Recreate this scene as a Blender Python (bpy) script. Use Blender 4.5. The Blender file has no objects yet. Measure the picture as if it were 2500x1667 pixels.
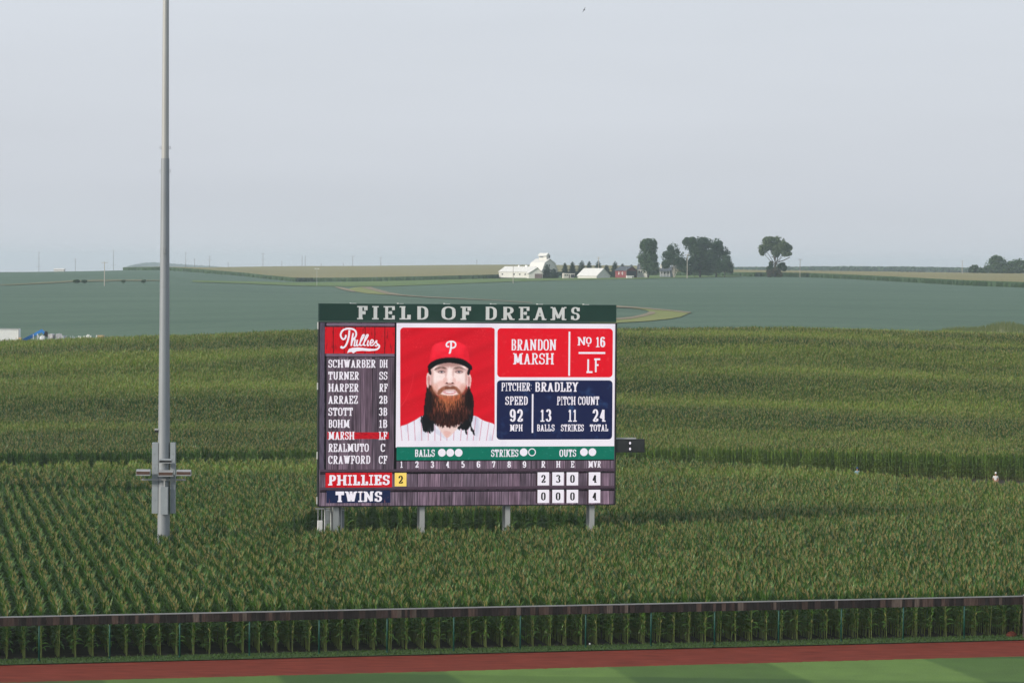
import bpy, bmesh, math, random
import numpy as np
from mathutils import Vector, Matrix, noise as mnoise

random.seed(7)
RNG = np.random.default_rng(7)
scene = bpy.context.scene
COL = scene.collection
R = math.radians

# ------------------------------------------------------------------ camera
W0, H0, FPX = 2500.0, 1667.0, 6944.0          # photo size, focal length in its pixels (100 mm on 36 mm)
CAM_H = 21.5
PITCH = math.atan((833.5 - 650.0) / FPX)
ROLL = 0.0075
f_ = Vector((0, math.cos(PITCH), -math.sin(PITCH)))
u0 = Vector((0, math.sin(PITCH), math.cos(PITCH)))
r0 = Vector((1, 0, 0))
r_ = r0 * math.cos(ROLL) + u0 * math.sin(ROLL)
u_ = -r0 * math.sin(ROLL) + u0 * math.cos(ROLL)
cam_data = bpy.data.cameras.new("camera")
cam_data.lens = 100.0
cam_data.sensor_width = 36.0
cam_data.clip_start = 1.0
cam_data.clip_end = 20000.0
cam = bpy.data.objects.new("camera", cam_data)
COL.objects.link(cam)
cam.matrix_world = Matrix(((r_.x, u_.x, -f_.x, 0), (r_.y, u_.y, -f_.y, 0), (r_.z, u_.z, -f_.z, CAM_H), (0, 0, 0, 1)))
scene.camera = cam

# ------------------------------------------------------------------ world, sun, exposure
SUN_EL, SUN_AZ = R(24), R(241)                # azimuth clockwise from +Y: behind the camera, to its left
SUN_STRENGTH = 3.7
EXPOSURE = 0.12
world = bpy.data.worlds.new("World")
scene.world = world
world.use_nodes = True
nt = world.node_tree
nt.nodes.clear()
N = nt.nodes.new
tc = N("ShaderNodeTexCoord")
sep = N("ShaderNodeSeparateXYZ")
mx = N("ShaderNodeMath"); mx.operation = 'MAXIMUM'; mx.inputs[1].default_value = 0.02
cmb = N("ShaderNodeCombineXYZ")
sky = N("ShaderNodeTexSky"); sky.sky_type = 'NISHITA'; sky.sun_disc = False
sky.sun_elevation = SUN_EL; sky.sun_rotation = SUN_AZ; sky.dust_density = 3.0; sky.air_density = 1.0
sb = N("ShaderNodeVectorMath"); sb.operation = 'SCALE'; sb.inputs[3].default_value = 0.085
ramp = N("ShaderNodeValToRGB")                # even high overcast, a little paler higher up
ramp.color_ramp.elements[0].position = 0.0; ramp.color_ramp.elements[0].color = (0.610, 0.640, 0.700, 1)
ramp.color_ramp.elements[1].position = 0.12; ramp.color_ramp.elements[1].color = (0.695, 0.735, 0.80, 1)
e = ramp.color_ramp.elements.new(0.6); e.color = (0.62, 0.68, 0.78, 1)
mixc = N("ShaderNodeMix"); mixc.data_type = 'RGBA'; mixc.inputs[0].default_value = 0.88
bgd = N("ShaderNodeBackground"); bgd.inputs[1].default_value = 1.0
wo = N("ShaderNodeOutputWorld")
L = nt.links.new
L(tc.outputs['Generated'], sep.inputs[0])
L(sep.outputs[0], cmb.inputs[0]); L(sep.outputs[1], cmb.inputs[1])
L(sep.outputs[2], mx.inputs[0]); L(mx.outputs[0], cmb.inputs[2])
L(cmb.outputs[0], sky.inputs[0]); L(sky.outputs[0], sb.inputs[0])
L(sep.outputs[2], ramp.inputs[0])
cl_m = N("ShaderNodeMapping"); cl_m.inputs['Scale'].default_value = (2.2, 2.2, 16.0)
cl_n = N("ShaderNodeTexNoise"); cl_n.inputs['Scale'].default_value = 1.6; cl_n.inputs['Detail'].default_value = 5
cl_r = N("ShaderNodeMapRange"); cl_r.inputs[1].default_value = 0.3; cl_r.inputs[2].default_value = 0.7; cl_r.inputs[3].default_value = 0.965; cl_r.inputs[4].default_value = 1.035
cl_s = N("ShaderNodeVectorMath"); cl_s.operation = 'SCALE'
L(tc.outputs['Generated'], cl_m.inputs[0]); L(cl_m.outputs[0], cl_n.inputs['Vector']); L(cl_n.outputs[0], cl_r.inputs[0])
L(ramp.outputs[0], cl_s.inputs[0]); L(cl_r.outputs[0], cl_s.inputs[3])
L(sb.outputs[0], mixc.inputs[6]); L(cl_s.outputs[0], mixc.inputs[7])
L(mixc.outputs[2], bgd.inputs[0]); L(bgd.outputs[0], wo.inputs[0])

sl = bpy.data.lights.new("sun", 'SUN')
sl.energy = SUN_STRENGTH; sl.angle = R(10); sl.color = (1.0, 0.92, 0.80)
sun = bpy.data.objects.new("sun", sl); COL.objects.link(sun)
sdir = Vector((math.sin(SUN_AZ) * math.cos(SUN_EL), math.cos(SUN_AZ) * math.cos(SUN_EL), math.sin(SUN_EL)))
sun.rotation_euler = (-sdir).to_track_quat('-Z', 'Y').to_euler()
sun.location = (-60, -60, 80)
vs = scene.view_settings
vs.view_transform = 'Standard'; vs.look = 'None'; vs.gamma = 1.0; vs.exposure = EXPOSURE; vs.use_curve_mapping = False
scene.cycles.use_denoising = True
scene.cycles.max_bounces = 6
scene.cycles.diffuse_bounces = 3
scene.cycles.transmission_bounces = 4
scene.cycles.transparent_max_bounces = 6
scene.cycles.volume_bounces = 2
LED = 1.0 / 2 ** EXPOSURE

# ------------------------------------------------------------------ measuring helpers
def ray(px, py):
    return f_ + r_ * ((px - 1250.0) / FPX) - u_ * ((py - 833.5) / FPX)
def at_depth(px, py, D):
    d = ray(px, py); t = D / d.y
    return Vector((d.x * t, D, CAM_H + d.z * t))
def zz(px, py, D):
    return at_depth(px, py, D).z
def on_plane(px, py, z=0.0):
    d = ray(px, py); t = (z - CAM_H) / d.z
    return Vector((d.x * t, d.y * t, z))
def col_of(X, Y):
    return 1250.0 + FPX * X / Y

# ------------------------------------------------------------------ object helpers
def srgb(r, g, b):
    def c(v):
        v /= 255.0
        return v / 12.92 if v <= 0.04045 else ((v + 0.055) / 1.055) ** 2.4
    return (c(r), c(g), c(b), 1.0)

class MB:
    def __init__(s):
        s.v = []; s.f = []; s.m = []
    def quad(s, a, b, c, d, m=0):
        i = len(s.v); s.v += [tuple(a), tuple(b), tuple(c), tuple(d)]; s.f.append((i, i + 1, i + 2, i + 3)); s.m.append(m)
    def tri(s, a, b, c, m=0):
        i = len(s.v); s.v += [tuple(a), tuple(b), tuple(c)]; s.f.append((i, i + 1, i + 2)); s.m.append(m)
    def poly(s, pts, m=0):
        i = len(s.v); s.v += [tuple(p) for p in pts]; s.f.append(tuple(range(i, i + len(pts)))); s.m.append(m)
    def box(s, c, size, rz=0.0, m=0, taper=1.0):
        cx, cy, cz = c; sx, sy, sz = size[0] / 2, size[1] / 2, size[2] / 2
        i = len(s.v); co, si = math.cos(rz), math.sin(rz)
        for z, k in ((-sz, 1.0), (sz, taper)):
            for x, y in ((-sx, -sy), (sx, -sy), (sx, sy), (-sx, sy)):
                x *= k; y *= k
                s.v.append((cx + x * co - y * si, cy + x * si + y * co, cz + z))
        for q in ((3, 2, 1, 0), (4, 5, 6, 7), (0, 1, 5, 4), (1, 2, 6, 5), (2, 3, 7, 6), (3, 0, 4, 7)):
            s.f.append(tuple(i + k for k in q)); s.m.append(m)
    def tube(s, pts, rad, n=8, m=0, cap=True):
        if not hasattr(rad, '__len__'): rad = [rad] * len(pts)
        pts = [Vector(p) for p in pts]; base = len(s.v)
        for k, p in enumerate(pts):
            d = (pts[min(k + 1, len(pts) - 1)] - pts[max(k - 1, 0)]).normalized()
            a = d.orthogonal().normalized() if abs(d.z) < 0.99 else Vector((1, 0, 0))
            a = (a - d * a.dot(d)).normalized(); b = d.cross(a)
            for j in range(n):
                t = 2 * math.pi * j / n
                s.v.append(tuple(p + (a * math.cos(t) + b * math.sin(t)) * rad[k]))
        for k in range(len(pts) - 1):
            for j in range(n):
                s.f.append((base + k * n + j, base + k * n + (j + 1) % n, base + (k + 1) * n + (j + 1) % n, base + (k + 1) * n + j)); s.m.append(m)
        if cap:
            s.f.append(tuple(base + j for j in reversed(range(n)))); s.m.append(m)
            e = base + (len(pts) - 1) * n
            s.f.append(tuple(e + j for j in range(n))); s.m.append(m)
    def prism(s, pts, d, m=0):
        """closed outline pushed along vector d"""
        n = len(pts); i = len(s.v); d = Vector(d)
        s.v += [tuple(p) for p in pts] + [tuple(Vector(p) + d) for p in pts]
        s.f.append(tuple(range(i, i + n))); s.m.append(m)
        s.f.append(tuple(range(i + 2 * n - 1, i + n - 1, -1))); s.m.append(m)
        for k in range(n):
            s.f.append((i + k, i + n + k, i + n + (k + 1) % n, i + (k + 1) % n)); s.m.append(m)
    def sphere(s, c, r, n=10, k=6, m=0):
        if not hasattr(r, '__len__'): r = (r, r, r)
        base = len(s.v)
        for i in range(k + 1):
            th = math.pi * i / k
            for j in range(n):
                ph = 2 * math.pi * j / n
                s.v.append((c[0] + r[0] * math.sin(th) * math.cos(ph), c[1] + r[1] * math.sin(th) * math.sin(ph), c[2] + r[2] * math.cos(th)))
        for i in range(k):
            for j in range(n):
                s.f.append((base + i * n + j, base + (i + 1) * n + j, base + (i + 1) * n + (j + 1) % n, base + i * n + (j + 1) % n)); s.m.append(m)
    def mesh(s, name, mats, smooth=False):
        me = bpy.data.meshes.new(name)
        me.from_pydata(s.v, [], s.f)
        if not isinstance(mats, (list, tuple)): mats = [mats]
        for mm in mats: me.materials.append(mm)
        if len(mats) > 1: me.polygons.foreach_set('material_index', s.m)
        if smooth: me.polygons.foreach_set('use_smooth', [True] * len(s.f))
        me.update()
        return me
    def build(s, name, mats, parent=None, smooth=False, loc=None):
        return link(name, s.mesh(name, mats, smooth), parent, loc)

def link(name, me, parent=None, loc=None):
    o = bpy.data.objects.new(name, me); COL.objects.link(o)
    if parent is not None: o.parent = parent
    if loc is not None: o.location = loc
    return o
def tag(o, label=None, cat=None, group=None, kind=None):
    if label: o['label'] = label
    if cat: o['category'] = cat
    if group: o['group'] = group
    if kind: o['kind'] = kind
    return o
def thing(name, label, cat, loc=(0, 0, 0), rz=0.0, group=None):
    o = bpy.data.objects.new(name, None); COL.objects.link(o)
    o.empty_display_size = 0.2
    o.location = loc; o.rotation_euler = (0, 0, rz)
    return tag(o, label, cat, group)
def copy_thing(root, loc, rz, label=None, scale=None):
    r = root.copy(); COL.objects.link(r); r.location = loc; r.rotation_euler = (0, 0, rz)
    if label: r['label'] = label
    if scale: r.scale = scale
    for ch in root.children:
        c = ch.copy(); COL.objects.link(c); c.parent = r
        for g in ch.children:
            d = g.copy(); COL.objects.link(d); d.parent = c
    return r

# ------------------------------------------------------------------ materials
def base_mat(name):
    m = bpy.data.materials.new(name); m.use_nodes = True
    n = m.node_tree.nodes; p = n['Principled BSDF']
    return m, m.node_tree, p
def mat(name, col, rough=0.7, var=0.15, scale=3.0, metal=0.0, stretch=(1, 1, 1), bump=0.0, spec=0.3, col2=None, coords='Object', detail=4.0):
    """solid colour with a noise of its own; col2 = the other colour of the noise"""
    m, t, p = base_mat(name)
    nn = t.nodes.new
    p.inputs['Roughness'].default_value = rough
    p.inputs['Metallic'].default_value = metal
    p.inputs['Specular IOR Level'].default_value = spec
    tc = nn('ShaderNodeTexCoord'); mp = nn('ShaderNodeMapping'); mp.inputs['Scale'].default_value = stretch
    no = nn('ShaderNodeTexNoise'); no.inputs['Scale'].default_value = scale; no.inputs['Detail'].default_value = detail
    rp = nn('ShaderNodeValToRGB'); rp.color_ramp.elements[0].position = 0.3; rp.color_ramp.elements[1].position = 0.7
    a = [c * (1 - var) for c in col[:3]]; b = [min(1, c * (1 + var)) for c in (col2 or col)[:3]]
    rp.color_ramp.elements[0].color = (*a, 1); rp.color_ramp.elements[1].color = (*b, 1)
    k = t.links.new
    if coords == 'World':
        g = nn('ShaderNodeNewGeometry'); k(g.outputs['Position'], mp.inputs[0])
    else:
        k(tc.outputs[coords], mp.inputs[0])
    k(mp.outputs[0], no.inputs['Vector']); k(no.outputs[0], rp.inputs[0]); k(rp.outputs[0], p.inputs['Base Color'])
    if bump:
        bn = nn('ShaderNodeBump'); bn.inputs['Strength'].default_value = bump; bn.inputs['Distance'].default_value = 0.05
        k(no.outputs[0], bn.inputs['Height']); k(bn.outputs[0], p.inputs['Normal'])
    return m
def led(name, rgb, speck=None, amt=0.0, scale=3.0, stretch=(1, 1, 1), lo=0.55, hi=0.75):
    """a lit screen colour with a printed-grain texture shown on the screen"""
    m = bpy.data.materials.new(name); m.use_nodes = True
    t = m.node_tree; t.nodes.clear(); nn = t.nodes.new; k = t.links.new
    em = nn('ShaderNodeEmission'); em.inputs[1].default_value = LED
    out = nn('ShaderNodeOutputMaterial'); k(em.outputs[0], out.inputs[0])
    c = srgb(*rgb)
    tc = nn('ShaderNodeTexCoord'); mp = nn('ShaderNodeMapping'); mp.inputs['Scale'].default_value = stretch
    no = nn('ShaderNodeTexNoise'); no.inputs['Scale'].default_value = scale; no.inputs['Detail'].default_value = 8
    rp = nn('ShaderNodeValToRGB'); rp.color_ramp.elements[0].position = lo; rp.color_ramp.elements[1].position = hi
    sc = srgb(*speck) if speck else tuple(v * 0.97 for v in c[:3]) + (1,)
    rp.color_ramp.elements[0].color = c
    rp.color_ramp.elements[1].color = tuple(c[i] + (sc[i] - c[i]) * (amt if speck else 1) for i in range(3)) + (1,)
    k(tc.outputs['Object'], mp.inputs[0]); k(mp.outputs[0], no.inputs['Vector']); k(no.outputs[0], rp.inputs[0]); k(rp.outputs[0], em.inputs[0])
    return m

M = {}
M['galv'] = mat('galvanised_steel', (0.30, 0.31, 0.32), 0.5, 0.10, 1.5, 0.25, (1, 1, 0.3))
M['galv_light'] = mat('pale_galvanised_steel', (0.42, 0.43, 0.42), 0.45, 0.06, 1.5, 0.2, (1, 1, 0.3))
M['galv_dark'] = mat('dull_galvanised_steel', (0.28, 0.30, 0.31), 0.6, 0.10, 1.5, 0.2)
M['grey_box'] = mat('grey_enclosure_paint', (0.27, 0.30, 0.32), 0.55, 0.06, 2.0)
M['white_paint'] = mat('white_paint', (0.80, 0.80, 0.78), 0.6, 0.05, 1.5)
M['black'] = mat('black_paint', (0.018, 0.019, 0.02), 0.6, 0.2, 2.0)
M['green_post'] = mat('green_post_paint', (0.006, 0.058, 0.044), 0.5, 0.15, 2.0)
M['soil'] = mat('soil', (0.018, 0.014, 0.010), 0.95, 0.35, 1.3, coords='World', col2=(0.030, 0.024, 0.015))
M['window'] = mat('window_glass', (0.03, 0.035, 0.045), 0.2, 0.1, 1.0, spec=0.5)

# ------------------------------------------------------------------ terrain
XC = np.array([-1200., 0., 400., 760., 1250., 1560., 1900., 2500., 3700.])
CREST = dict(zip((0, 400, 760, 1250, 1560, 1900, 2500), (830, 818, 804, 799, 799, 797, 814)))
YT = {  # photo row of the ground at each distance, for the columns 0, 400, 760, 1250, 1560, 1900, 2500
    800: (760, 755, 750, 745, 745, 745, 752), 1000: (712, 712, 722, 715, 712, 712, 722), 1120: (697, 698, 710, 703, 699, 699, 707),
    1250: (681, 684, 702, 694, 690, 690, 697), 1450: (668, 670, 692, 682, 681, 678, 687), 1700: (666, 662, 682, 673, 673, 673, 679),
    2000: (668, 660, 667, 662, 662, 669, 677), 2300: (670, 661, 657, 653.5, 656, 667, 675), 2800: (670, 662, 659, 655, 658, 665, 671),
    3500: (668, 661, 660, 656.5, 659, 662, 664), 6000: (666, 660, 659, 658, 659, 660, 661), 9500: (666, 661, 660, 659, 660, 661, 662)}
KD = [200, 294, 320, 350, 380, 410, 430, 480, 540, 600] + sorted(YT)
FINE = np.exp(np.linspace(math.log(200), math.log(9500), 900))
TAB = []
for ci, cx in enumerate((0, 400, 760, 1250, 1560, 1900, 2500)):
    cr = zz(cx, CREST[cx], 410) - 3.2
    z480 = (7.4, cr - 1.2, cr - 2.4, cr - 3, cr - 3, cr - 2.2, zz(2500, 806, 480))[ci]
    z600 = zz(cx, CREST[cx] + 4, 600)
    zs = [0, 0, cr * .12, cr * .42, cr * .76, cr, cr - 0.1, z480, (z480 + z600) / 2 - 0.3, z600] + [zz(cx, YT[d][ci], d) for d in sorted(YT)]
    v = np.interp(FINE, KD, zs)
    ker = np.exp(-0.5 * (np.arange(-8, 9) / 3.0) ** 2); ker /= ker.sum()
    v = np.convolve(np.pad(v, 8, mode='edge'), ker, mode='valid')
    TAB.append(v)
TAB = np.array([TAB[0]] + TAB + [TAB[-1]])
def terrain(X, Y):
    X = np.asarray(X, float); Y = np.asarray(Y, float)
    Yc = np.clip(Y, 200, 9499)
    xc = np.clip(1250.0 + FPX * X / Yc, XC[0], XC[-1] - 1e-3)
    i = np.clip(np.searchsorted(XC, xc, side='right') - 1, 0, len(XC) - 2)
    t = (xc - XC[i]) / (XC[i + 1] - XC[i]); t = t * t * (3 - 2 * t) * 0.5 + t * 0.5
    p = (np.log(Yc) - math.log(200)) / (math.log(9500) - math.log(200)) * 899
    j = np.clip(p.astype(int), 0, 898); w = p - j
    a = TAB[i, j] * (1 - w) + TAB[i, j + 1] * w
    b = TAB[i + 1, j] * (1 - w) + TAB[i + 1, j + 1] * w
    z = a * (1 - t) + b * t
    k = np.clip((Y - 300) / 25, 0, 1) * np.clip((425 - Y) / 20, 0, 1)       # contour terraces of the corn hill
    z = z + k * 0.3 * np.sin(Y / 36.0 * 2 * math.pi + X / 26.0 + 0.8 * np.sin(X / 31.0))
    return np.where(Y < 200, 0.0, z)
def tz(X, Y):
    return float(terrain(X, Y))
def hit(px, py, dmin=300.0):
    """where the sight line through a photo point meets the ground"""
    d = ray(px, py); ys = np.exp(np.linspace(math.log(dmin), math.log(9000), 3000))
    xs = d.x / d.y * ys; zr = CAM_H + d.z / d.y * ys
    g = terrain(xs, ys); b = np.nonzero(zr <= g)[0]
    k = b[0] if len(b) else len(ys) - 1
    return Vector((xs[k], ys[k], g[k]))

def sheet(name, rows, mats, kind, parent=None, smooth=True, label=None, cat=None):
    """rows: list of equally long point lists -> one grid sheet"""
    n = len(rows[0]); v = [tuple(p) for r in rows for p in r]
    f = [(i * n + j, i * n + j + 1, (i + 1) * n + j + 1, (i + 1) * n + j) for i in range(len(rows) - 1) for j in range(n - 1)]
    me = bpy.data.meshes.new(name); me.from_pydata(v, [], f); me.materials.append(mats)
    if smooth: me.polygons.foreach_set('use_smooth', [True] * len(f))
    o = link(name, me, parent)
    if kind: o['kind'] = kind
    if label: tag(o, label, cat)
    return o

Yg = np.concatenate([np.linspace(-150, 190, 12), np.linspace(200, 440, 49), np.exp(np.linspace(math.log(452), math.log(9400), 110))])
Xt = np.linspace(-1, 1, 121); Xt = np.sign(Xt) * np.abs(Xt) ** 1.4
rows = []
for y in Yg:
    hw = max(260.0, 0.25 * y + 90)
    xs = Xt * hw; z = terrain(xs, np.full_like(xs, y))
    rows.append([(x, y, zz_) for x, zz_ in zip(xs, z)])
sheet('ground', rows, M['soil'], 'structure')

# ---- fence line, track and outfield, all lying flat
FL = on_plane(94.4, 1614.7); FR = on_plane(2354, 1560.0)
ft = (FR - FL); ft.z = 0; ft.normalize(); fn = Vector((-ft.y, ft.x, 0))          # fn points away from the camera
def fpt(s, o, z=0.0):                                                              # along the fence, behind it, up
    p = FL + ft * s + fn * o
    return Vector((p.x, p.y, z))
def strip(name, s0, s1, o0, o1, z, m, kind, ns=40, no=8, rag=0.0):
    rws = [[fpt(s0 + (s1 - s0) * i / ns, o0 + (o1 - o0) * j / no, z) for i in range(ns + 1)] for j in range(no + 1)]
    if rag:                                                          # a hand-cut edge is never quite straight
        for p in rws[-1]: p += fn * RNG.normal(0, rag)
    return sheet(name, rws, m, kind, smooth=False)

def mow_mat():
    m, t, p = base_mat('mown_outfield_grass'); nn = t.nodes.new; k = t.links.new
    p.inputs['Roughness'].default_value = 0.8; p.inputs['Specular IOR Level'].default_value = 0.25
    g = nn('ShaderNodeNewGeometry')
    def bands(ang, off, wdt):
        mp = nn('ShaderNodeVectorMath'); mp.operation = 'DOT_PRODUCT'; mp.inputs[1].default_value = (math.cos(ang) / wdt, math.sin(ang) / wdt, 0)
        k(g.outputs['Position'], mp.inputs[0])
        nz = nn('ShaderNodeTexNoise'); nz.inputs['Scale'].default_value = 0.6; nz.inputs['Detail'].default_value = 3
        k(g.outputs['Position'], nz.inputs['Vector'])
        ad = nn('ShaderNodeMath'); ad.operation = 'MULTIPLY_ADD'; ad.inputs[1].default_value = 0.06; k(nz.outputs[0], ad.inputs[0]); k(mp.outputs['Value'], ad.inputs[2])
        a2 = nn('ShaderNodeMath'); a2.operation = 'ADD'; a2.inputs[1].default_value = off; k(ad.outputs[0], a2.inputs[0])
        pp = nn('ShaderNodeMath'); pp.operation = 'PINGPONG'; pp.inputs[1].default_value = 1.0; k(a2.outputs[0], pp.inputs[0])
        mr = nn('ShaderNodeMapRange'); mr.interpolation_type = 'SMOOTHSTEP'
        mr.inputs[1].default_value = 0.47; mr.inputs[2].default_value = 0.53; k(pp.outputs[0], mr.inputs[0])
        return mr.outputs[0]
    # stripe edges run 13 degrees left of straight away; the other set crosses them
    b1 = bands(R(13), (-(6.2 * math.cos(R(13)) + 150 * math.sin(R(13))) / 9.0) + 0.5, 9.0)
    b2 = bands(R(88), -149.2 / 9.0 + 1.5, 9.0)
    sm = nn('ShaderNodeMath'); sm.operation = 'MULTIPLY_ADD'; sm.inputs[1].default_value = 0.62; k(b1, sm.inputs[0])
    s2 = nn('ShaderNodeMath'); s2.operation = 'MULTIPLY'; s2.inputs[1].default_value = 0.38; k(b2, s2.inputs[0]); k(s2.outputs[0], sm.inputs[2])
    rp = nn('ShaderNodeValToRGB')
    rp.color_ramp.elements[0].position = 0; rp.color_ramp.elements[0].color = (0.094, 0.168, 0.030, 1)
    rp.color_ramp.elements[1].position = 1; rp.color_ramp.elements[1].color = (0.032, 0.076, 0.011, 1)
    e2 = rp.color_ramp.elements.new(0.62); e2.color = (0.056, 0.112, 0.017, 1)
    k(sm.outputs[0], rp.inputs[0])
    nz = nn('ShaderNodeTexNoise'); nz.inputs['Scale'].default_value = 9.0; nz.inputs['Detail'].default_value = 6; k(g.outputs['Position'], nz.inputs['Vector'])
    n2 = nn('ShaderNodeTexNoise'); n2.inputs['Scale'].default_value = 0.5; n2.inputs['Detail'].default_value = 4; k(g.outputs['Position'], n2.inputs['Vector'])
    ml = nn('ShaderNodeMath'); ml.operation = 'ADD'; k(nz.outputs[0], ml.inputs[0]); k(n2.outputs[0], ml.inputs[1])
    mr = nn('ShaderNodeMapRange'); mr.inputs[1].default_value = 0.6; mr.inputs[2].default_value = 1.4; mr.inputs[3].default_value = 0.78; mr.inputs[4].default_value = 1.22; k(ml.outputs[0], mr.inputs[0])
    vm = nn('ShaderNodeVectorMath'); vm.operation = 'SCALE'; k(rp.outputs[0], vm.inputs[0]); k(mr.outputs[0], vm.inputs[3])
    k(vm.outputs[0], p.inputs['Base Color'])
    bn = nn('ShaderNodeBump'); bn.inputs['Strength'].default_value = 0.5; bn.inputs['Distance'].default_value = 0.04; k(nz.outputs[0], bn.inputs['Height']); k(bn.outputs[0], p.inputs['Normal'])
    return m
M['track'] = mat('crushed_brick_track', (0.150, 0.030, 0.019), 0.95, 0.30, 1.6, coords='World', spec=0.1, stretch=(0.35, 1.6, 1), bump=0.2, detail=9)
M['verge'] = mat('verge_grass', (0.034, 0.068, 0.014), 0.85, 0.35, 5.0, coords='World', bump=0.4)
M['lane'] = mat('lane_grass', (0.05, 0.075, 0.025), 0.9, 0.3, 0.8, coords='World')
strip('outfield_grass', -60, 130, -140, -7.4, 0.012, mow_mat(), 'structure', 900, 8, 0.05)
strip('warning_track', -60, 130, -7.7, -1.15, 0.006, M['track'], 'structure')
strip('grass_verge', -60, 130, -1.15, 1.0, 0.06, M['verge'], 'structure', 160, 3)
mb = MB()
for i in range(9000):                                                # blades standing on the verge
    s_, o_ = random.uniform(-12, 75), random.uniform(-1.13, 1.25)
    if o_ > 0.7 and random.random() < 0.5: continue
    p = fpt(s_, o_, 0.05); a = random.uniform(0, 6.28); w = random.uniform(0.02, 0.05); h = random.uniform(0.05, 0.16)
    dx, dy = math.cos(a) * w, math.sin(a) * w; lx, ly = random.uniform(-.05, .05), random.uniform(-.05, .05)
    mb.tri((p.x - dx, p.y - dy, p.z), (p.x + dx, p.y + dy, p.z), (p.x + lx, p.y + ly, p.z + h))
tag(mb.build('verge_grass_blades', M['verge']), 'narrow strip of short green grass along the foot of the outfield fence', 'grass', kind='stuff')

# ---- outfield fence
def plank_mat():
    m, t, p = base_mat('weathered_planks'); nn = t.nodes.new; k = t.links.new
    p.inputs['Roughness'].default_value = 0.85; p.inputs['Specular IOR Level'].default_value = 0.15
    at = nn('ShaderNodeAttribute'); at.attribute_name = 'Col'
    tc = nn('ShaderNodeTexCoord'); mp = nn('ShaderNodeMapping'); mp.inputs['Scale'].default_value = (14, 14, 1.2); k(tc.outputs['Object'], mp.inputs[0])
    no = nn('ShaderNodeTexNoise'); no.inputs['Scale'].default_value = 1.5; no.inputs['Detail'].default_value = 6; k(mp.outputs[0], no.inputs['Vector'])
    mr = nn('ShaderNodeMapRange'); mr.inputs[1].default_value = 0.3; mr.inputs[2].default_value = 0.7; mr.inputs[3].default_value = 0.6; mr.inputs[4].default_value = 1.4; k(no.outputs[0], mr.inputs[0])
    vm = nn('ShaderNodeVectorMath'); vm.operation = 'SCALE'; k(at.outputs['Color'], vm.inputs[0]); k(mr.outputs[0], vm.inputs[3]); k(vm.outputs[0], p.inputs['Base Color'])
    return m
M['plank'] = plank_mat()
def set_face_colors(me, cols):
    a = me.color_attributes.new('Col', 'FLOAT_COLOR', 'CORNER')
    buf = np.empty((len(me.loops), 4), np.float32)
    for p, c in zip(me.polygons, cols):
        buf[p.loop_start:p.loop_start + p.loop_total] = (*c[:3], 1)
    a.data.foreach_set('color', buf.ravel())
def plank_colour():
    q = random.random()
    if q < 0.55: c = (0.022, 0.018, 0.018)
    elif q < 0.8: c = (0.040, 0.028, 0.026)
    elif q < 0.93: c = (0.075, 0.050, 0.042)
    else: c = (0.105, 0.082, 0.070)
    j = random.uniform(0.8, 1.25)
    return tuple(v * j for v in c)
fence = thing('outfield_fence', 'long low outfield fence of dark weathered planks on green posts', 'fence', fpt(0, 0, 0), math.atan2(ft.y, ft.x))
FH = 2.50
mb = MB(); cols = []
s_ = -16.0
while s_ < 57.2:
    w = random.choice((0.14, 0.19, 0.24, 0.29, 0.35)); 
    mb.box((s_ + w / 2, -0.05 + random.uniform(-.008, .008), FH - 0.30 + random.uniform(-.012, .008)), (w - 0.006, 0.03, 0.46))
    c = plank_colour(); cols += [c] * 6; s_ += w
o = mb.build('plank_band', M['plank'], fence); set_face_colors(o.data, cols)
mb = MB(); mb.box((20.6, -0.03, FH - 0.04), (73.2, 0.10, 0.06)); mb.build('top_rail', M['galv'], fence)
POSTX = [90, 252, 413, 573, 733, 889, 1042, 1195, 1345, 1495, 1641, 1788, 1932, 2074, 2214]
def fence_s(px):
    # where the sight plane of this photo column crosses the fence line
    d = ray(px * 2500 / 2352.0, 1580); n = Vector((d.y, -d.x, 0))
    return -(n.dot(Vector((FL.x, FL.y, 0)))) / n.dot(ft)
ps = [fence_s(x) for x in POSTX]
ps = [ps[0] - 3 * 3.75, ps[0] - 2 * 3.75, ps[0] - 3.75] + ps
for s_ in ps:
    mb = MB(); mb.tube([(s_, 0.0, -0.05), (s_, 0.0, FH - 0.08)], 0.045, 10)
    mb.tube([(s_, 0.0, FH - 0.075), (s_, 0.0, FH - 0.06)], 0.055, 10); mb.tube([(s_, 0.0, 0.05), (s_, 0.0, 0.12)], 0.06, 10)
    mb.build('post', M['green_post'], fence, smooth=True)
# the taller plank wall where the fence ends at the right edge
SW = fence_s(2343)
wall = thing('plank_wall', 'full height wall of dark brown planks closing the fence at its right end', 'wall', fpt(SW, -0.5, 0), math.atan2(ft.y, ft.x))
mb = MB(); cols = []; s_ = 0.0
while s_ < 14:
    w = random.choice((0.14, 0.19, 0.24)); mb.box((s_ + w / 2, random.uniform(-.008, .008), 1.27), (w - 0.006, 0.04, 2.54)); c = plank_colour(); cols += [tuple(v * 1.3 for v in c)] * 6; s_ += w
o = mb.build('planks', M['plank'], wall); set_face_colors(o.data, cols)
mb = MB(); mb.box((7, 0.0, 2.575), (14.1, 0.14, 0.07)); mb.build('cap_rail', M['galv'], wall)
mb = MB(); mb.box((0.1, 0.15, 1.25), (0.14, 0.2, 2.5)); mb.box((7, 0.15, 1.25), (0.14, 0.2, 2.5)); mb.build('support_post', mat('dark_brown_timber', (0.035, 0.027, 0.025), .85, .2, 3), wall)

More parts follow.
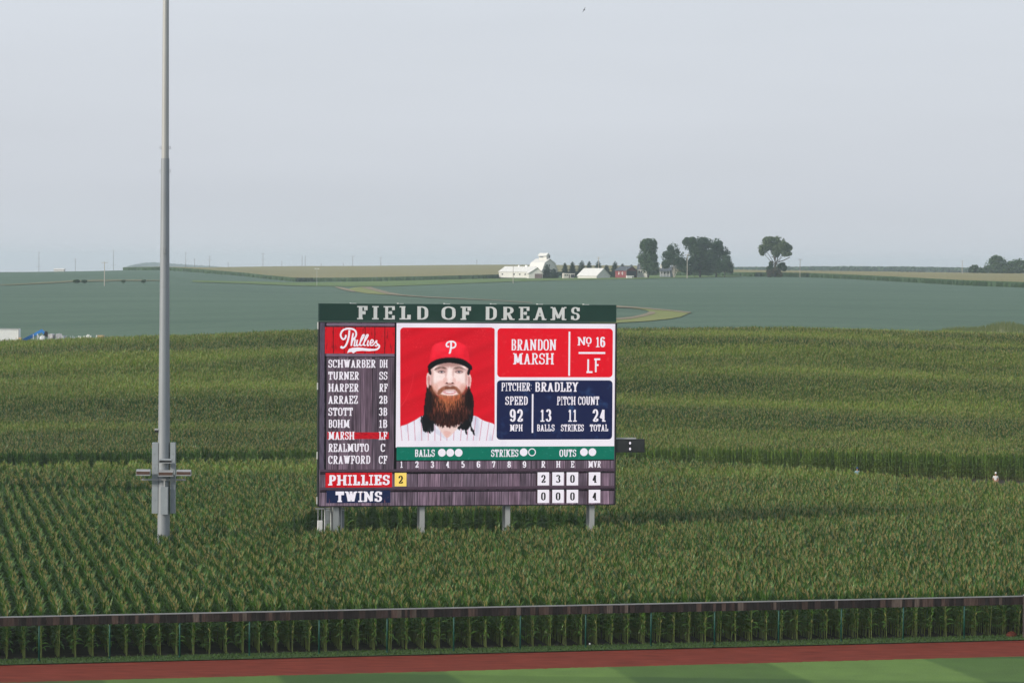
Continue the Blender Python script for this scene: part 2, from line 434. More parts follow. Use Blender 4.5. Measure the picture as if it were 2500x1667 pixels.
p = on_plane(1440, 1575.5)
mb = MB(); mb.sphere((0, 0, 0.055), 0.055, 12, 8)
tag(mb.build('ball', M['white_paint'], loc=(p.x, p.y, 0.05), smooth=True), 'small white ball lying in the grass at the foot of the corn', 'ball')
M['rust_red'] = mat('rust_red_mesh', (0.10, 0.022, 0.012), 0.8, 0.3, 9.0)
p = on_plane(2470, 1554)
t_ = thing('mesh_dome', 'small rust red mesh dome on the ground behind the right end of the fence', 'dome', (p.x, p.y, 0.0))
mb = MB()
for k in range(9):
    a = math.pi * k / 9
    mb.tube([(0.33 * math.cos(a) * math.cos(b), 0.33 * math.sin(a) * math.cos(b), 0.06 + 0.26 * math.sin(b)) for b in np.linspace(0, math.pi, 9)], 0.012, 5)
for b in (0.25, 0.6, 0.95, 1.25):
    mb.tube([(0.33 * math.cos(b) * math.cos(a), 0.33 * math.cos(b) * math.sin(a), 0.06 + 0.26 * math.sin(b)) for a in np.linspace(0, 2 * math.pi, 17)], 0.012, 5)
mb.build('ribs', M['rust_red'], t_)
mb = MB(); mb.sphere((0, 0, 0.06), (0.31, 0.31, 0.24), 14, 8); mb.build('lining', M['rust_red'], t_, smooth=True)

# ------------------------------------------------------------------ corn
def leaf_mat(name, a, b, yellow, trans=0.35, sc=0.035, posn=0.5):
    m = bpy.data.materials.new(name); m.use_nodes = True
    t = m.node_tree; t.nodes.clear(); nn = t.nodes.new; k = t.links.new
    out = nn('ShaderNodeOutputMaterial'); p = nn('ShaderNodeBsdfPrincipled'); tr = nn('ShaderNodeBsdfTranslucent'); ms = nn('ShaderNodeMixShader'); ms.inputs[0].default_value = trans
    p.inputs['Roughness'].default_value = 0.42; p.inputs['Specular IOR Level'].default_value = 0.35
    oi = nn('ShaderNodeObjectInfo'); g = nn('ShaderNodeNewGeometry')
    n1 = nn('ShaderNodeTexNoise'); n1.inputs['Scale'].default_value = 1.7; n1.inputs['Detail'].default_value = 3; k(g.outputs['Position'], n1.inputs['Vector'])
    mpp = nn('ShaderNodeMapping'); mpp.inputs['Scale'].default_value = (.35, 1.7, .5); k(g.outputs['Position'], mpp.inputs[0])
    n2 = nn('ShaderNodeTexNoise'); n2.inputs['Scale'].default_value = sc; n2.inputs['Detail'].default_value = 4; k(mpp.outputs[0], n2.inputs['Vector'])
    ad = nn('ShaderNodeMath'); ad.operation = 'MULTIPLY_ADD'; ad.inputs[1].default_value = posn; k(n1.outputs[0], ad.inputs[0]); 
    m2 = nn('ShaderNodeMath'); m2.operation = 'MULTIPLY'; m2.inputs[1].default_value = 0.5; k(oi.outputs['Random'], m2.inputs[0]); k(m2.outputs[0], ad.inputs[2])
    mc = nn('ShaderNodeMix'); mc.data_type = 'RGBA'; mc.inputs[6].default_value = (*a, 1); mc.inputs[7].default_value = (*b, 1); k(ad.outputs[0], mc.inputs[0])
    mr = nn('ShaderNodeMapRange'); mr.inputs[1].default_value = 0.45; mr.inputs[2].default_value = 0.64; mr.inputs[4].default_value = 0.75; k(n2.outputs[0], mr.inputs[0])
    sy = nn('ShaderNodeSeparateXYZ'); k(g.outputs['Position'], sy.inputs[0]); ry = nn('ShaderNodeMapRange'); ry.inputs[1].default_value = 215; ry.inputs[2].default_value = 310; ry.inputs[3].default_value = 0.12; k(sy.outputs[1], ry.inputs[0])
    my_ = nn('ShaderNodeMath'); my_.operation = 'MULTIPLY'; k(mr.outputs[0], my_.inputs[0]); k(ry.outputs[0], my_.inputs[1])
    my = nn('ShaderNodeMix'); my.data_type = 'RGBA'; my.inputs[7].default_value = (*yellow, 1); k(my_.outputs[0], my.inputs[0]); k(mc.outputs[2], my.inputs[6])
    k(my.outputs[2], p.inputs['Base Color']); k(my.outputs[2], tr.inputs[0])
    k(p.outputs[0], ms.inputs[1]); k(tr.outputs[0], ms.inputs[2]); k(ms.outputs[0], out.inputs[0])
    return m
M['corn_leaf'] = leaf_mat('corn_leaf', (0.018, 0.062, 0.010), (0.070, 0.160, 0.024), (0.220, 0.325, 0.046), 0.15)
M['corn_stalk'] = leaf_mat('corn_stalk', (0.10, 0.15, 0.035), (0.19, 0.22, 0.06), (0.20, 0.21, 0.06), 0.05)
M['tassel'] = leaf_mat('corn_tassel', (0.28, 0.240, 0.085), (0.50, 0.41, 0.180), (0.44, 0.40, 0.14), 0.25)
M['husk'] = leaf_mat('corn_husk', (0.16, 0.19, 0.05), (0.30, 0.26, 0.09), (0.33, 0.22, 0.06), 0.1)
def corn_plant(rg, h=2.75, x=0.0, y=0.0, st=None, lf=None, ta=None, hk=None, seg=4, low=0.95):
    """one plant built into the given collectors (stalk, leaves, tassel, ear)"""
    ph = rg.uniform(0, math.pi); lean = (rg.uniform(-.05, .05), rg.uniform(-.05, .05))
    hs = h - 0.36
    def ax(z): return Vector((x + lean[0] * z + 0.02 * math.sin(z * 3 + ph), y + lean[1] * z, z))
    st.tube([ax(0), ax(hs * .5), ax(hs), ax(hs + .1)], [0.019, 0.015, 0.008, 0.005], 5, cap=False)
    n = rg.randint(11, 13) if low > .6 else rg.randint(12, 15)
    for i in range(n):
        q = i / (n - 1.0); z0 = low + (hs - .04 - low) * q ** 0.85
        a = ph + math.pi * i + rg.uniform(-.55, .55)
        if q > 0.62:                                                 # upper leaves stand nearly upright
            ln = rg.uniform(.52, .78); el = R(rg.uniform(64, 84)); droop = rg.uniform(.35, 1.0)
        elif q > 0.3:
            ln = rg.uniform(.42, .68) if low > .6 else rg.uniform(.55, .85); el = R(rg.uniform(50, 72)); droop = rg.uniform(1.2, 2.1)
        else:
            ln = rg.uniform(.36, .58) if low > .6 else rg.uniform(.5, .8); el = R(rg.uniform(35, 55)); droop = rg.uniform(1.7, 2.5)
        d = Vector((math.cos(a), math.sin(a), 0)); sd = Vector((-math.sin(a), math.cos(a), 0))
        sd = (sd + d * rg.uniform(-.35, .35) + Vector((0, 0, rg.uniform(-.5, .5)))).normalized()
        p = ax(z0); prev = None; w0 = rg.uniform(.040, .058)
        for s in range(seg + 1):
            t = s / seg
            w = w0 * (0.55 + 1.5 * t) if t < 0.3 else w0 * max(0.03, 1 - ((t - 0.3) / 0.7) ** 1.6)
            cur = (p - sd * w, p + sd * w)
            if prev: lf.quad(prev[0], prev[1], cur[1], cur[0])
            prev = cur
            e = el - droop * (t + .5 / seg) ** 1.3
            p = p + (d * math.cos(e) + Vector((0, 0, math.sin(e)))) * (ln / seg)
    top = ax(hs + 0.02)
    for i in range(rg.randint(5, 7)):
        a = rg.uniform(0, 6.28); tilt = 0.05 if i == 0 else rg.uniform(.12, .40)
        l = rg.uniform(.34, .46) if i == 0 else rg.uniform(.20, .34)
        b = top + Vector((0, 0, 0.0 if i == 0 else rg.uniform(0.02, .14)))
        d = Vector((math.cos(a) * math.sin(tilt), math.sin(a) * math.sin(tilt), math.cos(tilt)))
        s_ = d.cross(Vector((math.cos(a + 1.2), math.sin(a + 1.2), 0))).normalized() * 0.0095
        s2 = d.cross(s_).normalized() * 0.0095
        m_ = b + d * l * .6; e_ = b + d * l + Vector((math.cos(a), math.sin(a), -.2)) * 0.02
        for q in (s_, s2):
            ta.quad(b - q * .6, b + q * .6, m_ + q, m_ - q); ta.tri(m_ - q, m_ + q, e_)
    if hk is not None:
        for k in range(rg.choice((0, 1, 1, 2))):
            a = rg.uniform(0, 6.28); z = rg.uniform(1.0, 1.45); d = Vector((math.cos(a) * .45, math.sin(a) * .45, .9)).normalized(); p = ax(z)
            hk.tube([p, p + d * .05, p + d * .14, p + d * .22, p + d * .25], [.008, .022, .028, .016, .003], 6)
            hk.tube([p + d * .24, p + d * .29 + Vector((0, 0, -.02))], [.012, .002], 4)

rg = random.Random(3)
ROW_AZ = R(-12.0)
rdir = Vector((math.sin(ROW_AZ), math.cos(ROW_AZ), 0)); rper = Vector((math.cos(ROW_AZ), -math.sin(ROW_AZ), 0))
RS, PS, NC = 0.92, 0.17, 6                                           # row spacing, plant spacing, plants in a clump
lib = bpy.data.collections.new("corn_library")                       # source meshes, not linked into the scene
NVAR = 18
for k in range(NVAR):
    s1, l1, t1 = MB(), MB(), MB()
    for i in range(NC):
        corn_plant(rg, rg.uniform(2.5, 2.95), rg.uniform(-.06, .06), (i - (NC - 1) / 2) * PS + rg.uniform(-.05, .05), s1, l1, t1, seg=3, low=.75 if k < 12 else .35)
    al = MB(); 
    for mi, src in enumerate((s1, l1, t1)):
        b = len(al.v); al.v += src.v; al.f += [tuple(q + b for q in fc) for fc in src.f]; al.m += [mi] * len(src.f)
    ob = bpy.data.objects.new("corn_clump", al.mesh("corn_clump", [M['corn_stalk'], M['corn_leaf'], M['tassel']]))
    lib.objects.link(ob)

def fgap(xs, ds):
    return lambda c: np.interp(c, xs, ds)
A0 = fgap([-400, 0, 250, 500, 760, 1250, 1520, 2000, 2180, 2500, 2900], [258, 265, 268, 272, 276, 280, 280, 268, 259, 251, 245])   # near edge of the far lane
A1 = fgap([-400, 0, 500, 1520, 2000, 2500, 2900], [279, 282, 288, 296, 294, 290, 288])
B0 = fgap([-400, 0, 420, 470, 471, 640, 641, 690, 780, 1260, 1460, 1500, 1501], [239, 239, 236, 238, 500, 500, 204, 203.5, 202.3, 203.5, 205, 208, 500])   # near edge of the clearings by mast and board
B1 = fgap([-400, 0, 420, 470, 471, 640, 641, 690, 780, 1260, 1440, 1500, 1501], [245, 245, 241, 238, 500, 500, 204, 207, 219, 220, 216, 208, 500])
POLE = Vector((at_depth(399.5, 1300, 197.5).x, 197.5, 0))
def corn_free(X, Y):
    c = col_of(X, Y)
    a = (Y > A0(c)) & (Y < A1(c))
    b = (Y > B0(c)) & (Y < B1(c)) & (c < 1590)
    p = (X - POLE.x) ** 2 + (Y - POLE.y) ** 2 < 0.52 ** 2
    return a | b | p
pts = []; rots = []; scls = []
single = []
nrow = int(150 / RS)
for i in range(-nrow, nrow):
    base = fpt(26, 1.25) + rper * (i * RS)
    # first plant of this row: where the row meets the line 1.25 m behind the fence
    t0 = ((fpt(0, 1.25) - base).dot(fn)) / rdir.dot(fn)
    p0 = base + rdir * t0
    s_along = (p0 - FL).dot(ft)
    if p0.x > 75: continue
    t = rg.uniform(0, .12)
    nfirst = 0
    if abs(p0.x) < 0.184 * p0.y and s_along < SW + 1:
        for k in range(4):
            single.append(p0 + rdir * (t + k * PS) + rper * rg.uniform(-.05, .05)); 
        t += 4 * PS
    t += NC * PS / 2
    while t < 150:
        p = p0 + rdir * t; t += NC * PS
        if p.y > 300: break
        if abs(p.x) > 0.2 * p.y + 4: continue
        jx = .3 if (B1(col_of(p.x, p.y)) < p.y) else .06
        pts.append((p.x + rg.uniform(-jx, jx), p.y + rg.uniform(-jx, jx), 0.0)); rots.append((0, 0, -ROW_AZ + (math.pi if rg.random() < .5 else 0) + rg.uniform(-.06, .06)))
        s = rg.uniform(.94, 1.05); scls.append((rg.uniform(.9, 1.15), 1.0, s))
P = np.array(pts); keep = ~corn_free(P[:, 0], P[:, 1]) & (P[:, 1] < A1(col_of(P[:, 0], P[:, 1])))
pts = [q for q, k in zip(pts, keep) if k]; rots = [q for q, k in zip(rots, keep) if k]; scls = [q for q, k in zip(scls, keep) if k]
# the corn on the hill: rows along the contour
yy = 280.0
while yy < 428:
    hw = 0.2 * yy + 5; x = -hw + rg.uniform(0, 1)
    while x < hw:
        y = yy + 3.0 * math.sin(x / 45.0) + rg.uniform(-.07, .07)
        c = col_of(x, y)
        if y > A1(c): 
            pts.append((x, y, tz(x, y) - 0.02)); rots.append((0, 0, R(90) + (math.pi if rg.random() < .5 else 0) + rg.uniform(-.08, .08)))
            s = rg.uniform(.93, 1.06); scls.append((rg.uniform(.9, 1.2), rg.uniform(.95, 1.1), s))
        x += NC * PS
    yy += 0.82
P = np.array(pts); Cc = col_of(P[:, 0], P[:, 1])
near_edge = ((P[:, 1] > A1(Cc)) & (P[:, 1] < A1(Cc) + 2.5)) | ((P[:, 1] > B1(Cc)) & (P[:, 1] < B1(Cc) + 3.0) & (Cc < 1590))
me = bpy.data.meshes.new('corn_field')
me.from_pydata(pts, [], [])
me.attributes.new('rot', 'FLOAT_VECTOR', 'POINT').data.foreach_set('vector', np.array(rots, np.float32).ravel())
me.attributes.new('scl', 'FLOAT_VECTOR', 'POINT').data.foreach_set('vector', np.array(scls, np.float32).ravel())
me.attributes.new('var', 'INT', 'POINT').data.foreach_set('value', np.where(near_edge, RNG.integers(12, NVAR, len(pts)), RNG.integers(0, 12, len(pts))).astype(np.int32))
cf = link('corn_field', me)
tag(cf, 'tall green cornfield with tan tassels covering the ground and hill beyond the fence', 'cornfield', kind='stuff')
ng = bpy.data.node_groups.new('corn_rows', 'GeometryNodeTree')
ng.interface.new_socket('Geometry', in_out='INPUT', socket_type='NodeSocketGeometry')
ng.interface.new_socket('Geometry', in_out='OUTPUT', socket_type='NodeSocketGeometry')
gi = ng.nodes.new('NodeGroupInput'); go = ng.nodes.new('NodeGroupOutput')
ci = ng.nodes.new('GeometryNodeCollectionInfo'); ci.inputs['Collection'].default_value = lib; ci.inputs['Separate Children'].default_value = True; ci.inputs['Reset Children'].default_value = True
ip = ng.nodes.new('GeometryNodeInstanceOnPoints'); ip.inputs['Pick Instance'].default_value = True
def nattr(nm, ty):
    q = ng.nodes.new('GeometryNodeInputNamedAttribute'); q.data_type = ty; q.inputs['Name'].default_value = nm
    return [o for o in q.outputs if o.enabled and o.name == 'Attribute'][0]
er = ng.nodes.new('FunctionNodeEulerToRotation')
k = ng.links.new
k(gi.outputs[0], ip.inputs['Points']); k(ci.outputs[0], ip.inputs['Instance']); k(nattr('var', 'INT'), ip.inputs['Instance Index'])
k(nattr('rot', 'FLOAT_VECTOR'), er.inputs[0]); k(er.outputs[0], ip.inputs['Rotation']); k(nattr('scl', 'FLOAT_VECTOR'), ip.inputs['Scale'])
k(ip.outputs[0], go.inputs[0])
cf.modifiers.new('corn_rows', 'NODES').node_group = ng

# the plants nearest the fence, each its own thing
protos = []
for k in range(8):
    s1, l1, t1, h1 = MB(), MB(), MB(), MB()
    corn_plant(rg, rg.uniform(2.45, 2.8), 0, 0, s1, l1, t1, h1, seg=5, low=.5)
    protos.append((s1.mesh('stalk', M['corn_stalk'], True), l1.mesh('leaves', M['corn_leaf'], True), t1.mesh('tassel', M['tassel']), h1.mesh('ear', M['husk'], True) if h1.f else None))
for i, p in enumerate(single):
    ms_ = protos[rg.randrange(8)]
    c = thing('corn_plant', 'tall green corn plant with tan tassel at the field edge right behind the fence', 'corn plant', (p.x, p.y, 0.0), rg.uniform(0, 6.28), 'corn plants along the field edge behind the fence')
    c.scale = (1, 1, rg.uniform(.95, 1.05))
    for nm, me in zip(('stalk', 'leaves', 'tassel', 'ear'), ms_):
        if me is not None: link(nm, me, c)

# ------------------------------------------------------------------ far fields
def crop_mat(name, col, col2, streak=(0.02, 0.10), fine=0.6, rough=0.9):
    m, t, p = base_mat(name); nn = t.nodes.new; k = t.links.new
    p.inputs['Roughness'].default_value = rough; p.inputs['Specular IOR Level'].default_value = 0.15
    g = nn('ShaderNodeNewGeometry'); mp = nn('ShaderNodeMapping'); mp.inputs['Scale'].default_value = (streak[0], streak[1], 0); k(g.outputs['Position'], mp.inputs[0])
    n1 = nn('ShaderNodeTexNoise'); n1.inputs['Scale'].default_value = 1.0; n1.inputs['Detail'].default_value = 6; k(mp.outputs[0], n1.inputs['Vector'])
    n2 = nn('ShaderNodeTexNoise'); n2.inputs['Scale'].default_value = fine; n2.inputs['Detail'].default_value = 5; k(g.outputs['Position'], n2.inputs['Vector'])
    a = nn('ShaderNodeMath'); a.operation = 'MULTIPLY_ADD'; a.inputs[1].default_value = 0.45; k(n2.outputs[0], a.inputs[0])
    b = nn('ShaderNodeMath'); b.operation = 'MULTIPLY'; b.inputs[1].default_value = 0.6; k(n1.outputs[0], b.inputs[0]); k(b.outputs[0], a.inputs[2])
    rp = nn('ShaderNodeValToRGB'); rp.color_ramp.elements[0].position = 0.36; rp.color_ramp.elements[1].position = 0.70
    rp.color_ramp.elements[0].color = (*col, 1); rp.color_ramp.elements[1].color = (*col2, 1)
    k(a.outputs[0], rp.inputs[0]); k(rp.outputs[0], p.inputs['Base Color'])
    return m
M['soy'] = crop_mat('soybean_leaves', (0.056, 0.102, 0.070), (0.088, 0.142, 0.096), (0.006, 0.035), 0.3)
M['far_corn_top'] = crop_mat('far_corn_tassels', (0.170, 0.160, 0.070), (0.235, 0.205, 0.095), (0.004, 0.02), 0.3)
M['far_corn_side'] = crop_mat('far_corn_leaves', (0.030, 0.062, 0.030), (0.058, 0.098, 0.045), (0.5, 0.5), 0.8)
M['waterway'] = crop_mat('waterway_grass', (0.150, 0.185, 0.055), (0.215, 0.225, 0.080), (0.05, 0.1), 0.4)
M['dirt'] = crop_mat('bare_dirt', (0.165, 0.140, 0.090), (0.260, 0.220, 0.150), (0.1, 0.2), 0.8)
M['yard_grass'] = crop_mat('yard_grass', (0.070, 0.130, 0.035), (0.130, 0.180, 0.055), (0.02, 0.06), 0.3)

def drape(name, x0, x1, d0, d1, m, off, kind='stuff', nx=160, nd=70, label=None, cat=None):
    rws = []
    for d in np.exp(np.linspace(math.log(d0), math.log(d1), nd)):
        c = np.linspace(x0, x1, nx); xs = (c - 1250.0) / FPX * d
        z = terrain(xs, np.full_like(xs, d)) + off
        rws.append([(x, d, q) for x, q in zip(xs, z)])
    return sheet(name, rws, m, kind, label=label, cat=cat)
drape('soybean_field', -350, 2850, 452, 2100, M['soy'], 0.45, nx=260, nd=320, label='blue green soybean field covering the whole valley below the farm', cat='soybean field')

def patch(name, px, m, off, label=None, cat=None, kind='structure'):
    """an outline read on the ground, filled and draped a hand above it"""
    pts_ = [hit(x, y, 560) for x, y in px]
    bm = bmesh.new()
    vs_ = [bm.verts.new((p.x, p.y, 0)) for p in pts_]
    f = bm.faces.new(vs_)
    bmesh.ops.triangulate(bm, faces=[f])
    for _ in range(6):
        lg = [e_ for e_ in bm.edges if e_.calc_length() > 9]
        if not lg: break
        bmesh.ops.subdivide_edges(bm, edges=lg, cuts=1)
        bmesh.ops.triangulate(bm, faces=bm.faces[:])
    for v in bm.verts: v.co.z = tz(v.co.x, v.co.y) + off
    bmesh.ops.recalc_face_normals(bm, faces=bm.faces)
    me = bpy.data.meshes.new(name); bm.to_mesh(me); bm.free(); me.materials.append(m)
    return tag(link(name, me), label, cat, kind=kind)
def jag(pts_, n=5, j=1.0, seed=1):
    q = random.Random(seed); out = []
    for a, b in zip(pts_, pts_[1:]):
        for i in range(n):
            t = i / n; out.append((a[0] + (b[0] - a[0]) * t + q.uniform(-j, j) * 1.5, a[1] + (b[1] - a[1]) * t + q.uniform(-j, j) * 0.5))
    return out + [pts_[-1]]
# grass waterway right of the board, with its worn dirt rim
up = jag([(1440, 754), (1505, 752), (1549, 755), (1590, 758.5), (1632, 762), (1686, 769)], 5, .8, 2)
lo = jag([(1686, 769), (1662, 779.5), (1632, 785), (1585, 789.5), (1505, 795), (1440, 797)], 5, .6, 3)
inn = jag([(1440, 786), (1505, 785.5), (1570, 777.5), (1590, 769), (1575, 762), (1535, 756.5), (1505, 755.5), (1440, 757)], 4, .6, 4)
patch('waterway_grass', up + lo[1:] + inn, M['waterway'], 0.60)
patch('waterway_dirt', jag([(1440, 754), (1505, 752), (1549, 755), (1590, 758.5), (1632, 762), (1686, 768)], 5, .5, 2) + jag([(1686, 771), (1640, 766), (1590, 761.5), (1545, 757.5), (1505, 756), (1440, 757)], 5, .7, 5), M['dirt'], 0.68)
patch('waterway_dirt', jag([(1440, 784), (1505, 783.5), (1545, 779.5), (1575, 772), (1590, 766), (1600, 768)], 4, .9, 6) + jag([(1598, 773), (1570, 780), (1540, 785), (1505, 788), (1440, 789)], 4, .7, 7), M['dirt'], 0.68)
# the dirt track coming down left of the farm
patch('waterway_grass', jag([(855, 707), (880, 703.5), (905, 704), (925, 711), (950, 719), (960, 724)], 4, .8, 8) + jag([(950, 724), (900, 721), (868, 716), (850, 711)], 4, .5, 9), M['waterway'], 0.60)
patch('waterway_dirt', jag([(820, 703.5), (840, 706), (862, 713), (870, 716)], 4, .4, 10) + jag([(862, 717), (836, 711), (818, 705)], 4, .4, 11), M['dirt'], 0.68)
patch('waterway_dirt', jag([(880, 705), (905, 704), (922, 710), (950, 718), (985, 724.5), (1040, 729), (1110, 732.5), (1200, 737), (1300, 744)], 5, .5, 12) + jag([(1300, 745.2), (1200, 738.4), (1110, 733.9), (1040, 730.7), (985, 726.8), (945, 723), (910, 713), (890, 707.5)], 5, .6, 13), M['dirt'], 0.68)
# dirt bank across the left field
patch('dirt_bank', jag([(-60, 700), (40, 697), (110, 692.5), (170, 688.5), (235, 686.5), (330, 686), (400, 688)], 6, .8, 14) + jag([(400, 689.5), (300, 689.5), (180, 692), (110, 696), (40, 699.5), (-60, 703)], 6, .6, 15), mat('brown_bank', (0.115, 0.095, 0.060), 0.95, 0.3, 0.4, coords='World', col2=(0.12, 0.14, 0.06)), 0.66)
# grass strip under the tan hill and round the farm
patch('grass_strip', jag([(470, 688), (600, 690.5), (720, 692.5), (850, 691.5), (960, 689), (1080, 686), (1190, 683.5), (1300, 682), (1420, 681), (1560, 679), (1700, 679)], 4, .4, 16) + jag([(1560, 683), (1420, 686.5), (1300, 689), (1190, 693), (1080, 697), (960, 702), (850, 702.5), (720, 701), (600, 696), (470, 692)], 4, .6, 17), M['yard_grass'], 0.66)
patch('farm_yard', [(1275, 683), (1400, 680), (1500, 677), (1560, 672), (1640, 669), (1720, 672), (1800, 675), (1815, 678), (1700, 681), (1600, 682.5), (1560, 684.5), (1420, 687), (1290, 689)], M['yard_grass'], 0.66)

def corn_slab(name, edge, d_far, h, label, seed=1, tw=1.0):
    """a block of standing corn far away: tasselled top, leafy ragged front"""
    q = random.Random(seed)
    ex = [e_[0] for e_ in edge]; ey = [e_[1] for e_ in edge]
    base = [hit(x, np.interp(x, ex, ey), 900) for x in np.linspace(ex[0], ex[-1], 420)]
    top = [Vector((p.x, p.y, tz(p.x, p.y) + h)) for p in base]
    rws = [[(p.x, p.y, p.z) for p in top]]
    for j in range(1, 40):
        t = (j / 39.0) ** 1.6; r = []
        for p in base:
            d = p.y + (max(d_far, p.y + 60) - p.y) * t; x = p.x / p.y * d
            r.append((x, d, tz(x, d) + h + q.uniform(-.12, .12)))
        rws.append(r)
    o = sheet(name, rws, M['far_corn_top'], 'stuff'); tag(o, label, 'cornfield')
    mb = MB()
    for a, b in zip(base, base[1:]):
        mb.quad((a.x, a.y, tz(a.x, a.y)), (b.x, b.y, tz(b.x, b.y)), (b.x, b.y, tz(b.x, b.y) + h), (a.x, a.y, tz(a.x, a.y) + h))
    n = int((base[-1] - base[0]).length * 2.2 * tw)
    for i in range(n):                                              # leafy stalks standing proud of the front
        t = q.uniform(0, len(base) - 1.001); k = int(t); p = base[k].lerp(base[k + 1], t - k)
        y = p.y - q.uniform(0.1, 1.4); x = p.x + q.uniform(-.3, .3); z = tz(x, y); w = q.uniform(.12, .3); hh = h * q.uniform(.75, 1.08)
        mb.quad((x - w * .4, y, z), (x + w * .4, y + q.uniform(-.2, .2), z), (x + w, y, z + hh * .6), (x - w, y, z + hh * .6))
        mb.tri((x - w, y, z + hh * .6), (x + w, y, z + hh * .6), (x, y, z + hh))
    mb.build('leafy_edge', M['far_corn_side'], o)
    return o
corn_slab('far_cornfield', [(300, 662), (400, 661.5), (470, 666), (540, 672), (600, 677), (660, 684), (720, 690), (850, 689.5), (960, 688), (1080, 685.5), (1190, 683), (1235, 681.5), (1300, 676), (1420, 672), (1580, 671)], 2420, 2.5, 'tan topped cornfield on the rounded hill behind the white barn', 21)
corn_slab('far_cornfield', [(1440, 676), (1600, 675), (1780, 677), (1900, 678), (1965, 679), (2080, 684), (2200, 690.5), (2350, 699.5), (2500, 705), (2700, 712)], 1950, 2.7, 'long tan topped cornfield with dark leafy front to the right of the lone tree', 22)
corn_slab('far_cornfield', [(110, 664.7), (230, 662), (330, 660)], 1800, 1.6, 'thin band of yellow green corn along the left skyline', 23)

# ------------------------------------------------------------------ trees
def foliage_mat(name, a, b, c, sc=0.35):
    m, t, p = base_mat(name); nn = t.nodes.new; k = t.links.new
    p.inputs['Roughness'].default_value = 0.65; p.inputs['Specular IOR Level'].default_value = 0.25
    g = nn('ShaderNodeNewGeometry')
    n1 = nn('ShaderNodeTexNoise'); n1.inputs['Scale'].default_value = sc; n1.inputs['Detail'].default_value = 5; k(g.outputs['Position'], n1.inputs['Vector'])
    rp = nn('ShaderNodeValToRGB'); rp.color_ramp.elements[0].position = 0.3; rp.color_ramp.elements[1].position = 0.7
    rp.color_ramp.elements[0].color = (*a, 1); rp.color_ramp.elements[1].color = (*c, 1); q = rp.color_ramp.elements.new(.5); q.color = (*b, 1)
    k(n1.outputs[0], rp.inputs[0]); k(rp.outputs[0], p.inputs['Base Color'])
    tr = nn('ShaderNodeBsdfTranslucent'); ms = nn('ShaderNodeMixShader'); ms.inputs[0].default_value = 0.35; k(rp.outputs[0], tr.inputs[0])
    k(p.outputs[0], ms.inputs[1]); k(tr.outputs[0], ms.inputs[2]); k(ms.outputs[0], t.nodes['Material Output'].inputs[0])
    return m
M['fol_dark'] = foliage_mat('dark_foliage', (0.020, 0.046, 0.024), (0.040, 0.082, 0.038), (0.068, 0.118, 0.050))
M['fol_mid'] = foliage_mat('mid_foliage', (0.028, 0.062, 0.030), (0.055, 0.105, 0.044), (0.088, 0.142, 0.058))
M['fol_pale'] = foliage_mat('pale_foliage', (0.065, 0.100, 0.050), (0.120, 0.165, 0.082), (0.170, 0.210, 0.115))
M['fol_spruce'] = foliage_mat('spruce_needles', (0.013, 0.034, 0.026), (0.026, 0.054, 0.038), (0.042, 0.076, 0.048))
M['fol_brown'] = foliage_mat('brown_brush', (0.060, 0.045, 0.035), (0.085, 0.070, 0.045), (0.060, 0.080, 0.040))
M['bark'] = mat('bark', (0.055, 0.045, 0.036), 0.9, 0.3, 2.0)
M['bark_pale'] = mat('pale_bark', (0.32, 0.29, 0.26), 0.85, 0.3, 2.0)
PXM = lambda D: D / FPX
def leaves(mb, q, c, r, n, size, shell=0.35, upright=0.3):
    for _ in range(n):
        while True:
            v = Vector((q.uniform(-1, 1), q.uniform(-1, 1), q.uniform(-1, 1)))
            if v.length <= 1: break
        if v.length > 0.02: v = v.normalized() * (v.length ** shell)
        p = Vector((c[0] + v.x * r[0], c[1] + v.y * r[1], c[2] + v.z * r[2]))
        s = size * q.uniform(.5, 1.3)
        a = Vector((q.uniform(-1, 1), q.uniform(-1, 1), q.uniform(-1, 1))).normalized()
        b = a.orthogonal().normalized() * s
        a = a.cross(b.normalized()) * s * q.uniform(.5, 1.0)
        mb.quad(p - a - b * .4, p + a * .6 - b, p + a + b * .5, p - a * .5 + b)
